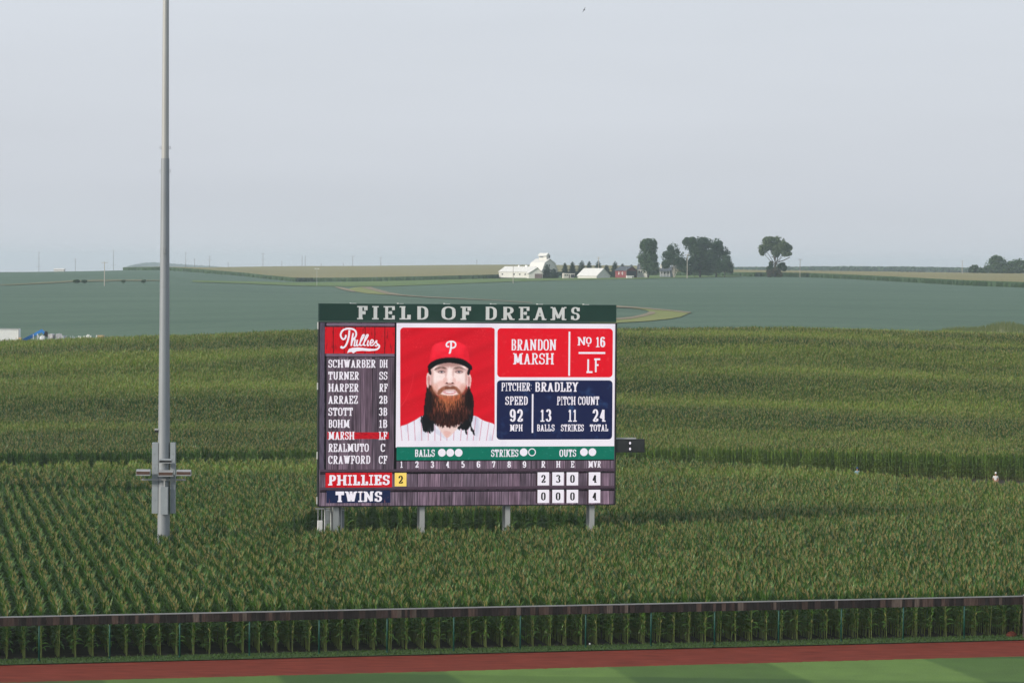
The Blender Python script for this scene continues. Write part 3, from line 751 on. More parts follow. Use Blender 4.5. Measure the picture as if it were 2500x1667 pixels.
def tree(name, label, px, pyb, D, blobs, m, seed, trunk=0.35, bark='bark', size=0.5, dens=1.0, cat='tree', group=None, limbs=(), per=5):
    """blobs: (dx, y_centre, rx, ry) in photo pixels, measured at this tree's distance"""
    q = random.Random(seed); k = PXM(D); b = at_depth(px, pyb, D); g = tz(b.x, b.y); b.z = g
    t = thing(name, label, cat, (b.x, b.y, g), 0, group)
    H = max(zz(px, y - ry, D) for _, y, _, ry in blobs) - g
    mb = MB()
    for dx, y, rx, ry in blobs:
        cz = zz(px, y, D) - g
        for _ in range(per):                                         # uneven sub-clumps inside each mass
            a = q.uniform(0, 6.28); u = q.uniform(0.25, .62); w = q.uniform(-.6, .6)
            c = (dx * k + math.cos(a) * u * rx * k, math.sin(a) * u * rx * k * .9, cz + w * ry * k)
            rr = q.uniform(.38, .62)
            R_ = (rx * k * rr, rx * k * rr, ry * k * rr)
            leaves(mb, q, c, R_, int(dens * 26 * (R_[0] * R_[2] + 1) / (size * size) * .35) + 20, size)
        leaves(mb, q, (dx * k, 0, cz), (rx * k, rx * k * .9, ry * k), int(dens * 9 * rx * ry * k * k / (size * size) * .35) + 10, size, .6)
        leaves(mb, q, (dx * k, 0, cz), (rx * k * 1.12, rx * k, ry * k * 1.14), int(dens * 2.2 * rx * ry * k * k / (size * size) * .35) + 10, size * .8, .22)
    mb.build('crown', m, t)
    mb = MB()
    ctr = [(dx * k, 0, zz(px, y, D) - g) for dx, y, _, _ in blobs]
    top = H * 0.6
    mb.tube([(0, 0, -0.3), (q.uniform(-.2, .2), 0, top * .5), (q.uniform(-.3, .3), 0, top)], [trunk, trunk * .75, trunk * .4], 7)
    for c in ctr:
        z0 = min(c[2] * .55, top * .8)
        mb.tube([(0, 0, z0 * .8), (c[0] * .55, c[1] * .5, (z0 + c[2]) / 2), c], [trunk * .45, trunk * .3, trunk * .12], 5)
        for _ in range(3):
            mb.tube([(c[0] * .7, 0, c[2] * .85), (c[0] + q.uniform(-2, 2), q.uniform(-2, 2), c[2] + q.uniform(0, 2.5))], [trunk * .18, trunk * .06], 4)
    for lm in limbs:
        mb.tube([((x - px) * k, 0, zz(px, y, D) - g) for x, y in lm], [trunk * .7 * (1 - .6 * i / len(lm)) for i in range(len(lm))], 6)
    mb.build('trunk', M[bark], t)
    return t
def spruce(px, apex, pyb, hw, D, seed, label):
    q = random.Random(seed); k = PXM(D); b = at_depth(px, pyb, D); g = tz(b.x, b.y)
    H = zz(px, apex, D) - g; Rm = hw * k * 1.6
    t = thing('spruce_tree', label, 'tree', (b.x, b.y, g), q.uniform(0, 6), 'spruces of the farm windbreak')
    mb = MB(); n = int(1500 + 120 * H)
    for i in range(n):
        z = H * (0.06 + 0.94 * (1 - math.sqrt(q.random())) ** 0.95)
        rr = Rm * (1 - z / H) ** 0.66 * (0.8 + 0.2 * math.sin(z * 4.2)) + .1
        a = q.uniform(0, 6.28); u = rr * q.uniform(.35, 1.0)
        d = Vector((math.cos(a), math.sin(a), -0.35)); s = Vector((-math.sin(a), math.cos(a), 0))
        p = Vector((math.cos(a) * u, math.sin(a) * u, z)); l = q.uniform(.35, .8); w = q.uniform(.15, .35)
        mb.quad(p - s * w, p + s * w, p + d * l + s * w * .3, p + d * l - s * w * .3)
    mb.tri((-.12, 0, H * .95), (.12, 0, H * .95), (0, 0, H * 1.03))
    mb.build('crown', M['fol_spruce'], t)
    mb = MB(); mb.tube([(0, 0, -.3), (0, 0, H * .9)], [.22, .04], 6); mb.build('trunk', M['bark'], t)
FD = 1450.0
for i, (x, a, b, w, lab) in enumerate([
    (1335.5, 642, 680, 13, 'dark spruce with a crowded top just right of the white barn'),
    (1351.5, 638.5, 680, 11.5, 'narrow dark spruce second in the row to the right of the barn'),
    (1397.5, 639, 677, 11, 'spruce directly above the left part of the white shed roof'),
    (1419.5, 635.5, 679, 13, 'tall dark spruce above the ridge of the white shed'),
    (1438, 637, 677, 8.5, 'slim spruce between the taller ones above the white shed'),
    (1480.5, 646, 679, 11, 'small spruce between white shed and red building'),
    (1501, 636, 679, 10.5, 'tall dark spruce standing right beside the red building'),
    (1519.5, 642.5, 668, 8, 'spruce top poking over the left end of the dark roof'),
    (1541.5, 645.5, 668, 7, 'spruce tip poking over the middle of the dark roof'),
    (1379, 641, 680, 8, 'short dark spruce right above the parked camper')]):
    if i == 2: x, a, b, w = 1419.5 - 22, 638, 679, 10
    if i == 3: x = 1420
    spruce(x, a, b, w, FD + 30, 40 + i, lab)
spruce(1460, 636, 679, 12, FD + 28, 60, 'wide dark spruce behind the pale pole and white shed')
spruce(1335, 645, 681, 12.5, FD - 8, 61, 'dark bushy spruce standing in front of the barn gable')
spruce(1352, 655, 681, 11.5, FD - 10, 62, 'low round spruce right beside the one fronting the barn')
tree('leafy_tree', 'tall narrow dark green tree with straight upright crown beside the white house', 1583, 676, FD - 5,
     [(0, 606, 21, 23), (-3, 630, 24, 24), (4, 652, 23, 18), (-12, 596, 9, 12), (10, 594, 10, 12)], M['fol_mid'], 70, .45, size=.42, dens=1.2, group='big trees round the farmhouse')
tree('leafy_tree', 'airy middle tree with several pale trunks in front of the dark roofed farmhouse', 1645, 677, FD - 8,
     [(-2, 612, 15, 18), (-14, 628, 17, 16), (8, 634, 24, 20), (20, 650, 20, 16), (-20, 646, 10, 10)], M['fol_dark'], 71, .3, 'bark_pale', .4, .8, group='big trees round the farmhouse',
     limbs=[[(1645, 677), (1641, 660), (1637, 640)], [(1645, 677), (1648, 655), (1644, 630)], [(1646, 677), (1652, 664), (1650, 645)]])
tree('leafy_tree', 'very large spreading dark tree, tallest of the farm grove', 1709, 676, FD + 6,
     [(-24, 597, 17, 16), (-36, 592, 9, 6), (-4, 603, 22, 23), (12, 592, 17, 13), (-8, 630, 24, 20), (16, 628, 24, 22), (-2, 652, 22, 14)], M['fol_dark'], 72, .65, size=.42, dens=1.1, group='big trees round the farmhouse')
tree('leafy_tree', 'broad right hand tree of the farm grove with long drooping side branch', 1748, 676, FD + 14,
     [(0, 600, 15, 18), (12, 612, 18, 13), (-8, 622, 18, 18), (20, 618, 14, 8), (4, 642, 22, 16), (-10, 655, 16, 12)], M['fol_dark'], 73, .5, size=.42, dens=1.0, group='big trees round the farmhouse')
tree('leafy_tree', 'low rounded dark tree at the right end of the farm grove', 1769, 677, FD - 6,
     [(2, 644, 18, 16), (-8, 652, 14, 14), (12, 654, 12, 13), (2, 634, 10, 9)], M['fol_dark'], 74, .28, size=.4, dens=1.3, group='big trees round the farmhouse')
tree('bush', 'dark undergrowth filling the space below the biggest farm tree', 1695, 675, FD + 20,
     [(-8, 655, 14, 16), (14, 660, 14, 12), (36, 662, 14, 11)], M['fol_dark'], 75, .15, size=.4, dens=1.2, cat='bush')
tree('leafy_tree', 'lone tree with a bare leaning trunk and lopsided pale green crown', 1892, 678, FD - 15,
     [(-16, 592, 15, 14), (-28, 606, 13, 13), (6, 590, 17, 13), (18, 604, 16, 15), (30, 606, 12, 9), (0, 612, 12, 16), (24, 618, 16, 8), (-32, 616, 7, 8), (-6, 602, 12, 10)], M['fol_pale'], 76, .42, size=.45, dens=1.0,
     limbs=[[(1892, 678), (1894, 650), (1891, 630), (1883, 616), (1876, 602)], [(1894, 648), (1898, 630), (1906, 612)], [(1899, 640), (1912, 636), (1928, 628)]])
tree('bush', 'scrubby brown and green thicket round the foot of the lone tree', 1893, 678, FD - 18,
     [(-12, 668, 10, 9), (8, 667, 10, 10), (0, 660, 8, 9)], M['fol_brown'], 77, .1, size=.4, dens=1.0, cat='bush')
tree('bush', 'dark leafy shoots growing up beside the trunk of the lone tree', 1893, 678, FD - 12,
     [(-11, 646, 6, 8), (-14, 658, 9, 7), (14, 650, 10, 9), (18, 656, 10, 7)], M['fol_dark'], 78, .1, size=.4, dens=1.0, cat='bush')
for i, (x, bl, lab) in enumerate([
    (2382, [(0, 656, 13, 10), (-8, 662, 9, 6), (10, 663, 10, 5)], 'small round tree at the left end of the right edge grove'),
    (2436, [(0, 640, 22, 14), (-14, 648, 18, 13), (14, 648, 22, 13), (-24, 660, 26, 8), (10, 660, 32, 9)], 'big dark domed tree in the grove on the right skyline'),
    (2483, [(0, 644, 18, 12), (10, 650, 22, 14), (-12, 650, 18, 12), (-6, 660, 28, 9)], 'dark tree with uneven top touching the right edge of the skyline'),
    (2535, [(0, 644, 20, 14), (6, 656, 22, 12)], 'dark tree just beyond the right edge of the skyline')]):
    if i < 3:
        tree('leafy_tree', lab, x, 671, 1750, bl, M['fol_mid'] if i else M['fol_dark'], 80 + i, .4, size=.6, dens=1.1, group='grove on the right skyline')
for i, (x, y, s, lab) in enumerate([(187, 690, 6.5, 'low dark bushes on the dirt bank left of the pale pole'), (206, 690, 5, 'small dark bush close to the pale pole on the dirt bank'),
                                    (301, 689, 4, 'small bush on the bank between pale pole and light mast'), (351, 688.5, 4.5, 'small round bush on the bank just left of the light mast')]):
    tree('bush', lab, x, y, 1120, [(-s * .5, y - s * .5, s * .7, s * .55), (s * .4, y - s * .55, s * .7, s * .6)], M['fol_mid'], 90 + i, .06, size=.3, cat='bush')
# weeds beyond the crest on the right
mb = MB(); q = random.Random(5)
for i in range(5200):
    x = q.uniform(2010, 2760); d = 470 + q.uniform(-14, 24) + (x - 2010) * .02
    X = (x - 1250) / FPX * d; z = tz(X, d); u = max(0.15, min(1, (x - 2010) / 420)); h = q.uniform(.5, 1.5) * u * (0.65 + .5 * math.sin(x / 33.0) * math.sin(x / 71.0 + 1)); w = q.uniform(.08, .22)
    mb.tri((X - w, d, z), (X + w, d + .1, z), (X + q.uniform(-.3, .3), d, z + h + .6))
    if q.random() < .4: mb.quad((X - w, d, z + h * .4), (X + w, d, z + h * .4), (X + w, d, z + h * .8), (X - w, d, z + h * .8))
tag(mb.build('weed_strip', leaf_mat('weeds', (0.15, 0.20, 0.06), (0.27, 0.29, 0.12), (0.44, 0.42, 0.24), .3, .06)), 'ragged strip of pale weeds beyond the corn at the right', 'weeds', kind='stuff')
# wooded skyline far off
def treeline(name, x0, x1, D, f, m, label, seed, size=2.2):
    q = random.Random(seed); mb = MB(); k = PXM(D)
    n = int((x1 - x0) * 22)
    for i in range(n):
        x = q.uniform(x0, x1); d = D + q.uniform(-25, 25); top = f(x) + q.uniform(-1.2, .8) * abs(math.sin(x * .35) + .6 * math.sin(x * 1.3))
        X = (x - 1250) / FPX * d; g = tz(X, d) - 1; z1 = zz(x, top, d)
        z = g + (z1 - g) * math.sqrt(q.random()); s = size * q.uniform(.5, 1.2)
        a = Vector((q.uniform(-1, 1), q.uniform(-.4, .4), q.uniform(-1, 1))).normalized(); b = a.orthogonal().normalized()
        mb.quad(Vector((X, d, z)) - a * s, Vector((X, d, z)) - b * s, Vector((X, d, z)) + a * s, Vector((X, d, z)) + b * s)
    return tag(mb.build(name, m), label, 'woods', kind='stuff')
treeline('far_woods', 1420, 2420, 3300, lambda x: np.interp(x, [1420, 1560, 1800, 2060, 2200, 2420], [658, 656, 655.5, 653.5, 654.5, 658]), M['fol_mid'], 'thin blue green line of distant woods on the right horizon', 31)
treeline('far_woods', 310, 540, 8200, lambda x: np.interp(x, [310, 335, 350, 375, 400, 430, 470, 540], [655, 648.5, 645.5, 644, 646, 648.5, 651, 656]), M['fol_mid'], 'pale blue wooded hill on the horizon behind the light mast', 32, 6.0)

# ------------------------------------------------------------------ farm
M['barn_white'] = mat('white_barn_paint', (0.60, 0.595, 0.56), 0.7, 0.04, 0.3, stretch=(1, 1, .2))
M['barn_roof'] = mat('white_metal_roof', (0.62, 0.615, 0.585), 0.6, 0.04, 0.4)
M['barn_red'] = mat('red_barn_paint', (0.20, 0.045, 0.050), 0.75, 0.12, 0.5)
M['dark_roof'] = mat('dark_shingle_roof', (0.075, 0.085, 0.105), 0.85, 0.12, 0.6)
M['brown_door'] = mat('brown_door', (0.17, 0.125, 0.12), 0.8, 0.1, 0.6)
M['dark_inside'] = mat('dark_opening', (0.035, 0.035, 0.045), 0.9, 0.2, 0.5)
M['grey_house'] = mat('grey_siding', (0.20, 0.22, 0.25), 0.8, 0.1, 0.6)
def building(name, label, cx, cy, D, L_, Wd, hw, hr, rz, mw, mr, gambrel=False, over=0.35):
    """front corner at photo point (cx, cy): long side L_ runs left and away, gable side Wd runs right and away"""
    p = at_depth(cx, cy, D); g = p.z
    t = thing(name, label, 'building', (p.x, p.y, g), rz)
    mb = MB()                                                        # local: x along the gable, y negative... long side along -x after turning
    # corners: A(0,0) front, B(-L,0) left end, C(-L,W), D(0,W)
    A, B, C, D_ = (0, 0), (-L_, 0), (-L_, Wd), (0, Wd)
    for a, b in ((A, B), (C, D_)):
        mb.quad((*a, -.5), (*b, -.5), (*b, hw), (*a, hw))
    if gambrel: prof = [(0, hw), (Wd * .17, hw + hr * .66), (Wd * .5, hw + hr), (Wd * .83, hw + hr * .66), (Wd, hw)]
    else: prof = [(0, hw), (Wd * .5, hw + hr), (Wd, hw)]
    for x in (0, -L_):
        mb.poly([(x, 0, -.5)] + [(x, y, z) for y, z in prof] + [(x, Wd, -.5)])
    mb.build('wall', mw, t)
    mb = MB(); th = 0.12
    o2 = over
    pr = [(-o2, prof[0][1] - o2 * (prof[1][1] - prof[0][1]) / max(.01, prof[1][0] - prof[0][0]))] + prof[1:-1] + [(Wd + o2, prof[0][1] - o2 * (prof[1][1] - prof[0][1]) / max(.01, prof[1][0] - prof[0][0]))]
    for (y0, z0), (y1, z1) in zip(pr, pr[1:]):
        mb.prism([(o2, y0, z0 + .04), (o2, y1, z1 + .04), (o2, y1, z1 + th + .04), (o2, y0, z0 + th + .04)], (-L_ - 2 * o2, 0, 0))
    rf = mb.build('roof', mr, t)
    return t, rf
def pane(t, name, x, y, z, w, h, face, m, d=0.05, frame=None):
    """window or door on the long side (face 's': y=0) or the gable (face 'g': x=0)"""
    mb = MB()
    if face == 's': mb.box((x, -d / 2 - .004, z), (w, d, h))
    else: mb.box((d / 2 + .004, y, z), (d, w, h))
    o = mb.build(name, m, t)
    if frame:
        mb = MB(); fw = 0.1
        for dx, dz, sw, sh in ((0, h / 2 + fw / 2, w + 2 * fw, fw), (0, -h / 2 - fw / 2, w + 2 * fw, fw), (-w / 2 - fw / 2, 0, fw, h), (w / 2 + fw / 2, 0, fw, h)):
            if face == 's': mb.box((x + dx, -d / 2 - .008, z + dz), (sw, d + .02, sh))
            else: mb.box((d / 2 + .008, y + dx, z + dz), (d + .02, sw, sh))
        mb.build('frame', frame, o)
    return o
RZ = R(-38)
K = FD / FPX                                                        # metres per photo pixel at the farm
cs, sn = math.cos(RZ), -math.sin(RZ)
# big barn with gambrel roof and roof house
b, rf = building('gambrel_barn', 'large white barn with gambrel roof and a small roof house on the ridge', 1322, 681, FD + 12, 32 * K / cs, 39 * K / sn, 20 * K, 29 * K, RZ, M['barn_white'], M['barn_roof'], True)
Wb = 39 * K / sn; Lb = 32 * K / cs; rh = 49 * K
mb = MB(); cw = 2.2; cl = 5.0; cy_ = Wb / 2; cx_ = -Lb * .42
mb.box((cx_, cy_, rh + .75), (cl, cw, 2.3)); rt = mb.build('roof_house', M['barn_white'], rf)
mb = MB()
for sgn in (-1, 1):
    mb.prism([(cx_ + cl / 2 + .3, cy_, rh + 2.95), (cx_ + cl / 2 + .3, cy_ + sgn * (cw / 2 + .75), rh + 1.55), (cx_ + cl / 2 + .3, cy_ + sgn * (cw / 2 + .75), rh + 1.67), (cx_ + cl / 2 + .3, cy_, rh + 3.1)], (-cl - .6, 0, 0))
mb.poly([(cx_ + cl / 2 + .01, cy_ - cw / 2, rh + 1.85), (cx_ + cl / 2 + .01, cy_ + cw / 2, rh + 1.85), (cx_ + cl / 2 + .01, cy_, rh + 2.95)])
mb.poly([(cx_ - cl / 2 - .01, cy_ - cw / 2, rh + 1.85), (cx_ - cl / 2 - .01, cy_ + cw / 2, rh + 1.85), (cx_ - cl / 2 - .01, cy_, rh + 2.95)])
mb.build('roof_house_roof', M['barn_roof'], rf)
pane(rf, 'roof_house_opening', cx_ + cl / 2, cy_, rh + 1.1, .9, 1.2, 'g', M['dark_inside']); mb = MB(); mb.box((cx_ - cl * .15, cy_ - cw / 2 - .03, rh + 1.0), (cl * .5, .05, .5)); mb.build('roof_house_louvre', M['grey_house'], rf)
pane(b, 'window', 0, Wb * .5, rh - 3.3, .8, 1.1, 'g', M['window'], frame=M['barn_white'])
pane(b, 'window', 0, Wb * .62, rh - 6.0, .8, 1.0, 'g', M['window'], frame=M['barn_white'])
# long low shed in front of the barn
b, rf = building('long_shed', 'long low white shed running left from the big barn', 1291, 676, FD - 6, 73 * K / cs, 54 * K / sn * .6, 12 * K, 12.5 * K, RZ, M['barn_white'], M['barn_roof'])
for u in (.12, .30, .49, .88): pane(b, 'window', -73 * K / cs * u, 0, 1.25, .9, .7, 's', M['window'])
mb = MB()
for u, w in ((.30, 1.2), (.55, .7)): mb.box((-73 * K / cs * u, 54 * K / sn * .3, 24.5 * K + .35), (w, .8, .9))
mb.build('roof_vent', M['white_paint'], rf)
# little gabled shed with brown doors, its gable towards the field
pp = at_depth(1291, 682.5, FD - 14)
b = thing('gable_shed', 'small gabled shed with grey white front and brown door by the barn', 'building', (pp.x, pp.y, pp.z), R(8))
w_ = 34 * K; h_ = 20 * K
mb = MB(); mb.poly([(0, 0, -.4), (w_, 0, -.4), (w_, 0, h_ * .75), (w_ * .62, 0, h_ + 9 * K), (0, 0, h_ * .78)]); 
for x, z in ((0, h_ * .78), (w_, h_ * .75)): mb.quad((x, 0, -.4), (x, 7, -.4), (x, 7, z), (x, 0, z))
mb.poly([(0, 7, -.4), (w_, 7, -.4), (w_, 7, h_ * .75), (w_ * .62, 7, h_ + 9 * K), (0, 7, h_ * .78)]); mb.build('wall', M['barn_white'], b)
mb = MB()
mb.prism([(-.4, -.4, h_ * .72), (w_ * .62, -.4, h_ + 9 * K + .05), (w_ * .62, -.4, h_ + 9 * K + .2), (-.4, -.4, h_ * .72 + .15)], (0, 7.8, 0))
mb.prism([(w_ * .62, -.4, h_ + 9 * K + .05), (w_ + .4, -.4, h_ * .69), (w_ + .4, -.4, h_ * .69 + .15), (w_ * .62, -.4, h_ + 9 * K + .2)], (0, 7.8, 0)); mb.build('roof', M['barn_roof'], b)
mb = MB(); mb.box((w_ * .44 + w_ * .26, -.05, h_ * .35), (w_ * .54, .08, h_ * .72)); mb.build('door', M['brown_door'], b)
# white shed
b, rf = building('white_shed', 'plain white shed with low gable roof in the middle of the farmyard', 1456.5, 684, FD - 22, 45 * K / cs, 34 * K / sn, 10.5 * K, 17.5 * K, RZ, M['barn_white'], M['barn_roof'])
# red building with dark roof
b, rf = building('red_building', 'low red building with dark roof and two white framed windows', 1528.5, 676.5, FD - 4, 26 * K / cs, 28 * K / sn, 16 * K, 10 * K, R(-38), M['barn_red'], M['dark_roof'])
for u in (.34, .66):
    mb = MB(); x = -26 * K / cs * u
    mb.poly([(x, -.03, 1.0), (x + .42, -.03, 1.9), (x, -.03, 2.8), (x - .42, -.03, 1.9)]); mb.build('window', M['white_paint'], b)
    mb = MB(); mb.poly([(x, -.05, 1.35), (x + .22, -.05, 1.9), (x, -.05, 2.45), (x - .22, -.05, 1.9)]); mb.build('pane', M['window'], b.children[-1])
pane(b, 'doorway', 0, 28 * K / sn * .5, 1.55, 28 * K / sn * .86, 3.1, 'g', M['dark_inside'])
# white trailer box in front of it
pp = at_depth(1538, 680.5, FD - 30)
b = thing('box_trailer', 'small white box trailer parked in front of the red building', 'trailer', (pp.x, pp.y, tz(pp.x, pp.y)), R(12))
mb = MB(); mb.box((0, 0, 1.15), (3.6, 1.9, 1.5)); mb.build('body', M['barn_white'], b)
mb = MB(); mb.box((1.25, -.98, 1.0), (.55, .05, 1.1)); mb.build('door', M['dark_inside'], b)
for x in (-.5, .3):
    for y in (-.85, .85):
        mb = MB(); mb.tube([(x, y - .1, .33), (x, y + .1, .33)], .33, 10); mb.build('wheel', M['black'], b)
# white house
b, rf = building('white_house', 'narrow white two storey house half hidden by the tall upright tree', 1579, 675, FD + 2, 24 * K, 14 * K, 19 * K, 11 * K, R(-20), M['barn_white'], M['dark_roof'])
for x, z in ((-4.0, 2.4), (-2.9, 2.4), (-1.4, 2.4), (-3.4, 4.6), (-1.6, 4.6)): pane(b, 'window', x, 0, z, .6, 1.2, 's', M['window'], frame=M['barn_white'])
# dark roofed farmhouse with a porch behind the trees
b, rf = building('farmhouse', 'grey farmhouse with dark roof and shaded porch hidden behind the trees', 1638, 674, FD + 18, 28 * K, 30 * K, 13 * K, 9 * K, R(-12), M['grey_house'], M['dark_roof'])
mb = MB(); mb.box((-28 * K * .95, 2.2, 22 * K), (.9, .9, 3.0)); mb.build('chimney', M['barn_white'], rf)
for u in (.1, .38, .66, .92):
    mb = MB(); mb.tube([(-28 * K * u, -1.6, -.2), (-28 * K * u, -1.6, 2.5)], .09, 6); mb.build('porch_post', M['white_paint'], b)
mb = MB(); mb.box((-14 * K, -.9, 2.6), (28 * K, 1.9, .15)); mb.build('porch_roof', M['dark_roof'], b)
for u in (.25, .55, .82): pane(b, 'window', -28 * K * u, 0, 1.5, .8, 1.2, 's', M['window'], frame=M['white_paint'])
# camper
pp = at_depth(1388, 681, FD - 14)
b = thing('camper', 'white and tan camper parked under the spruces left of the white shed', 'camper', (pp.x, pp.y, tz(pp.x, pp.y)), R(14))
mb = MB(); mb.prism([(-3.0, -1.1, .5), (2.4, -1.1, .5), (3.0, -1.1, 1.6), (3.0, -1.1, 3.0), (-2.8, -1.1, 3.15), (-3.0, -1.1, 2.8)], (0, 2.2, 0)); mb.build('body', mat('camper_shell', (0.62, 0.58, 0.52), .5, .08, .8), b)
for x in (-2.0, -.9): 
    mb = MB(); mb.box((x, -1.13, 2.15), (.8, .05, .6)); mb.build('window', M['window'], b)
mb = MB(); mb.box((.15, -1.13, 1.55), (.6, .05, 1.9)); mb.build('door', M['brown_door'], b)
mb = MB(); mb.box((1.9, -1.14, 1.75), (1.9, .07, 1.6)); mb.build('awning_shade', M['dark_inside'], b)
for x in (-.6, .3):
    for y in (-1.0, 1.0):
        mb = MB(); mb.tube([(x, y - .12, .38), (x, y + .12, .38)], .38, 10); mb.build('wheel', M['black'], b)

# ------------------------------------------------------------------ poles and masts across the fields
M['wood_pole'] = mat('pale_wood_pole', (0.42, 0.38, 0.33), .85, .12, .8)
M['dark_pole'] = mat('brown_wood_pole', (0.13, 0.11, 0.10), .85, .12, .8)
def pole(name, label, x, yt, yb, D, r, m, arms=((.96, 1.2),), group=None, cat='pole'):
    p = at_depth(x, yb, D); g = min(tz(p.x, p.y), p.z); h = zz(x, yt, D) - g
    t = thing(name, label, cat, (p.x, p.y, g), R(random.uniform(-8, 8)), group)
    mb = MB(); mb.tube([(0, 0, -.3), (0, 0, h)], [r, r * .7], 7); mb.build('shaft', m, t)
    for u, hw in arms:
        mb = MB(); mb.box((0, -.12, h * u), (2 * hw, .12, .14)); 
        for q_ in (-.9, -.45, .45, .9): mb.tube([(hw * q_, -.12, h * u + .07), (hw * q_, -.12, h * u + .28)], .04, 5)
        mb.build('crossarm', m, t)
G1 = 'utility poles across the fields'
pole('utility_pole', 'pale utility pole standing in the left field below the skyline', 255, 639, 695, 1090, .17, M['wood_pole'], group=G1)
pole('utility_pole', 'pale utility pole in front of the long low white shed', 1252.6, 647, 695, 1240, .17, M['wood_pole'], group=G1)
pole('utility_pole', 'pale utility pole rising behind the white shed roof', 1461, 627, 680, FD + 5, .19, M['wood_pole'], ((.97, 1.1), (.9, .7)), group=G1)
pole('utility_pole', 'pale utility pole in front of the gap in the farm grove', 1677.5, 620, 681, FD - 40, .19, M['wood_pole'], group=G1)
pole('utility_pole', 'pale utility pole a little right of the lone tree', 1953, 632, 679, FD - 10, .17, M['wood_pole'], group=G1)
pole('utility_pole', 'pale utility pole on the skyline left of the right edge grove', 2349, 636, 668, 1700, .17, M['wood_pole'], group=G1)
pole('flag_pole', 'thin pale pole at the corner of the red building', 1528.8, 652, 681, FD - 20, .07, M['wood_pole'], ())
G2 = 'power line poles along the left skyline'
for x, yt, yb, arms, lab in [
    (95, 615, 661, ((.97, 1.3), (.7, 1.0), (.32, 2.2)), 'tall thin power pole nearest the left edge of the skyline'),
    (184, 632, 660, ((.97, 1.6), (.8, 1.0)), 'short power pole second from the left on the skyline'),
    (277, 611, 659, ((.97, 1.0), (.72, .8), (.3, 2.2)), 'tallest power pole on the skyline left of the light mast'),
    (453.5, 617, 656, ((.97, 1.0),), 'power pole on the skyline right next to the light mast'),
    (475, 632, 656, ((.96, .8),), 'short power pole second to the right of the light mast'),
    (512, 625, 656, ((.97, 1.6), (.72, 2.0)), 'power pole with two wide crossarms third right of the light mast'),
    (557, 641, 656, ((.9, .5),), 'stubby leaning pole on the skyline fourth right of the light mast'),
    (642, 618, 657, ((.97, 1.6), (.62, 1.8)), 'tall power pole with two crossarms above the orange road sign'),
    (688, 638, 657, ((.96, .6),), 'short thin pole right of the tall pole above the orange sign'),
    (737.5, 624, 656, (), 'left one of the two poles standing close together'),
    (745, 624, 656, (), 'right one of the two poles standing close together'),
    (784, 642, 655, (), 'very short pole stub right of the close pair'),
    (861, 625, 654, ((.97, 1.9), (.72, .8)), 'power pole with a wide top arm above the tan hill'),
    (929.5, 628, 653, ((.97, 1.6), (.4, .8)), 'power pole on the tan hill third from the right of its row'),
    (838, 642, 654, (), 'faint tiny pole on the tan hill left of the wide armed one'),
    (1164, 634, 652, ((.9, .5),), 'faint pole on the tan hill crest left of the barn')]:
    pole('power_pole', lab, x, yt, yb, 2450, .17, M['dark_pole'], arms, G2)
p = at_depth(773.5, 702, 1260); g = tz(p.x, p.y)
t = thing('lamp_mast', 'thin pale mast with twin flat lamps in front of the tan hill', 'lamp mast', (p.x, p.y, g)); h = zz(773.5, 656, 1260) - g
mb = MB(); mb.tube([(0, 0, -.2), (0, 0, h)], [.09, .07], 6); mb.build('shaft', M['galv_light'], t)
for sx in (-1, 1):
    mb = MB(); mb.box((sx * .62, 0, h), (.75, .4, .22)); mb.build('lamp_head', M['white_paint'], t)
mb = MB(); mb.tube([(-.3, 0, h - .03), (.3, 0, h - .03)], .05, 5); mb.build('bracket', M['galv_light'], t)
p = at_depth(618, 690, 1450); g = tz(p.x, p.y)
t = thing('road_sign', 'small orange diamond road sign on a post at the field edge', 'sign', (p.x, p.y, g)); zc = zz(618, 685, 1450) - g
mb = MB(); mb.tube([(0, 0.04, -.2), (0, 0.04, zc)], .04, 5); mb.build('post', M['galv'], t)
mb = MB(); mb.prism([(0, 0, zc - .85), (.85, 0, zc), (0, 0, zc + .85), (-.85, 0, zc)], (0, .03, 0)); mb.build('panel', mat('orange_sign_sheeting', (0.75, 0.17, 0.02), .5, .05, 1), t)
p = at_depth(144, 661, 2300); g = tz(p.x, p.y)
t = thing('long_barn', 'long low white barn roof just showing on the left skyline', 'building', (p.x, p.y, g)); zt = zz(144, 655.3, 2300) - g
mb = MB(); mb.box((0, 3, zt * .4), (8.4, 6, zt * .8)); mb.build('wall', M['barn_white'], t)
mb = MB(); mb.prism([(-4.4, -.3, zt * .78), (-4.4, 6.3, zt * .78), (-4.4, 3, zt)], (8.8, 0, 0)); mb.build('roof', M['barn_roof'], t)

# ------------------------------------------------------------------ scoreboard
BL = at_depth(779.5, 1231.0, 203.6); BR = at_depth(1501.5, 1227.5, 207.2)
bt = Vector((BR.x - BL.x, BR.y - BL.y, 0)); BW = bt.length; bt.normalize(); bn = Vector((-bt.y, bt.x, 0))
BC = Vector(((BL.x + BR.x) / 2, (BL.y + BR.y) / 2, 0))
def B(px, py):
    """photo point -> (along the board, height) on its front plane"""
    d = ray(px, py); o = Vector((0, 0, CAM_H)); t = (BC - o).dot(bn) / d.dot(bn); p = o + d * t
    return ((p - BC).dot(bt), p.z)
board = thing('scoreboard', 'big video scoreboard with green header standing on four steel posts in the corn', 'scoreboard', (BC.x, BC.y, 0), math.atan2(bt.y, bt.x))
LZ = 0.012
def ly(k): return -0.02 - LZ * k
def brect(x0, y0, x1, y1):
    u0_, z1 = B(x0, y0); u1_, z0 = B(x1, y1)
    return u0_, z0, u1_, z1
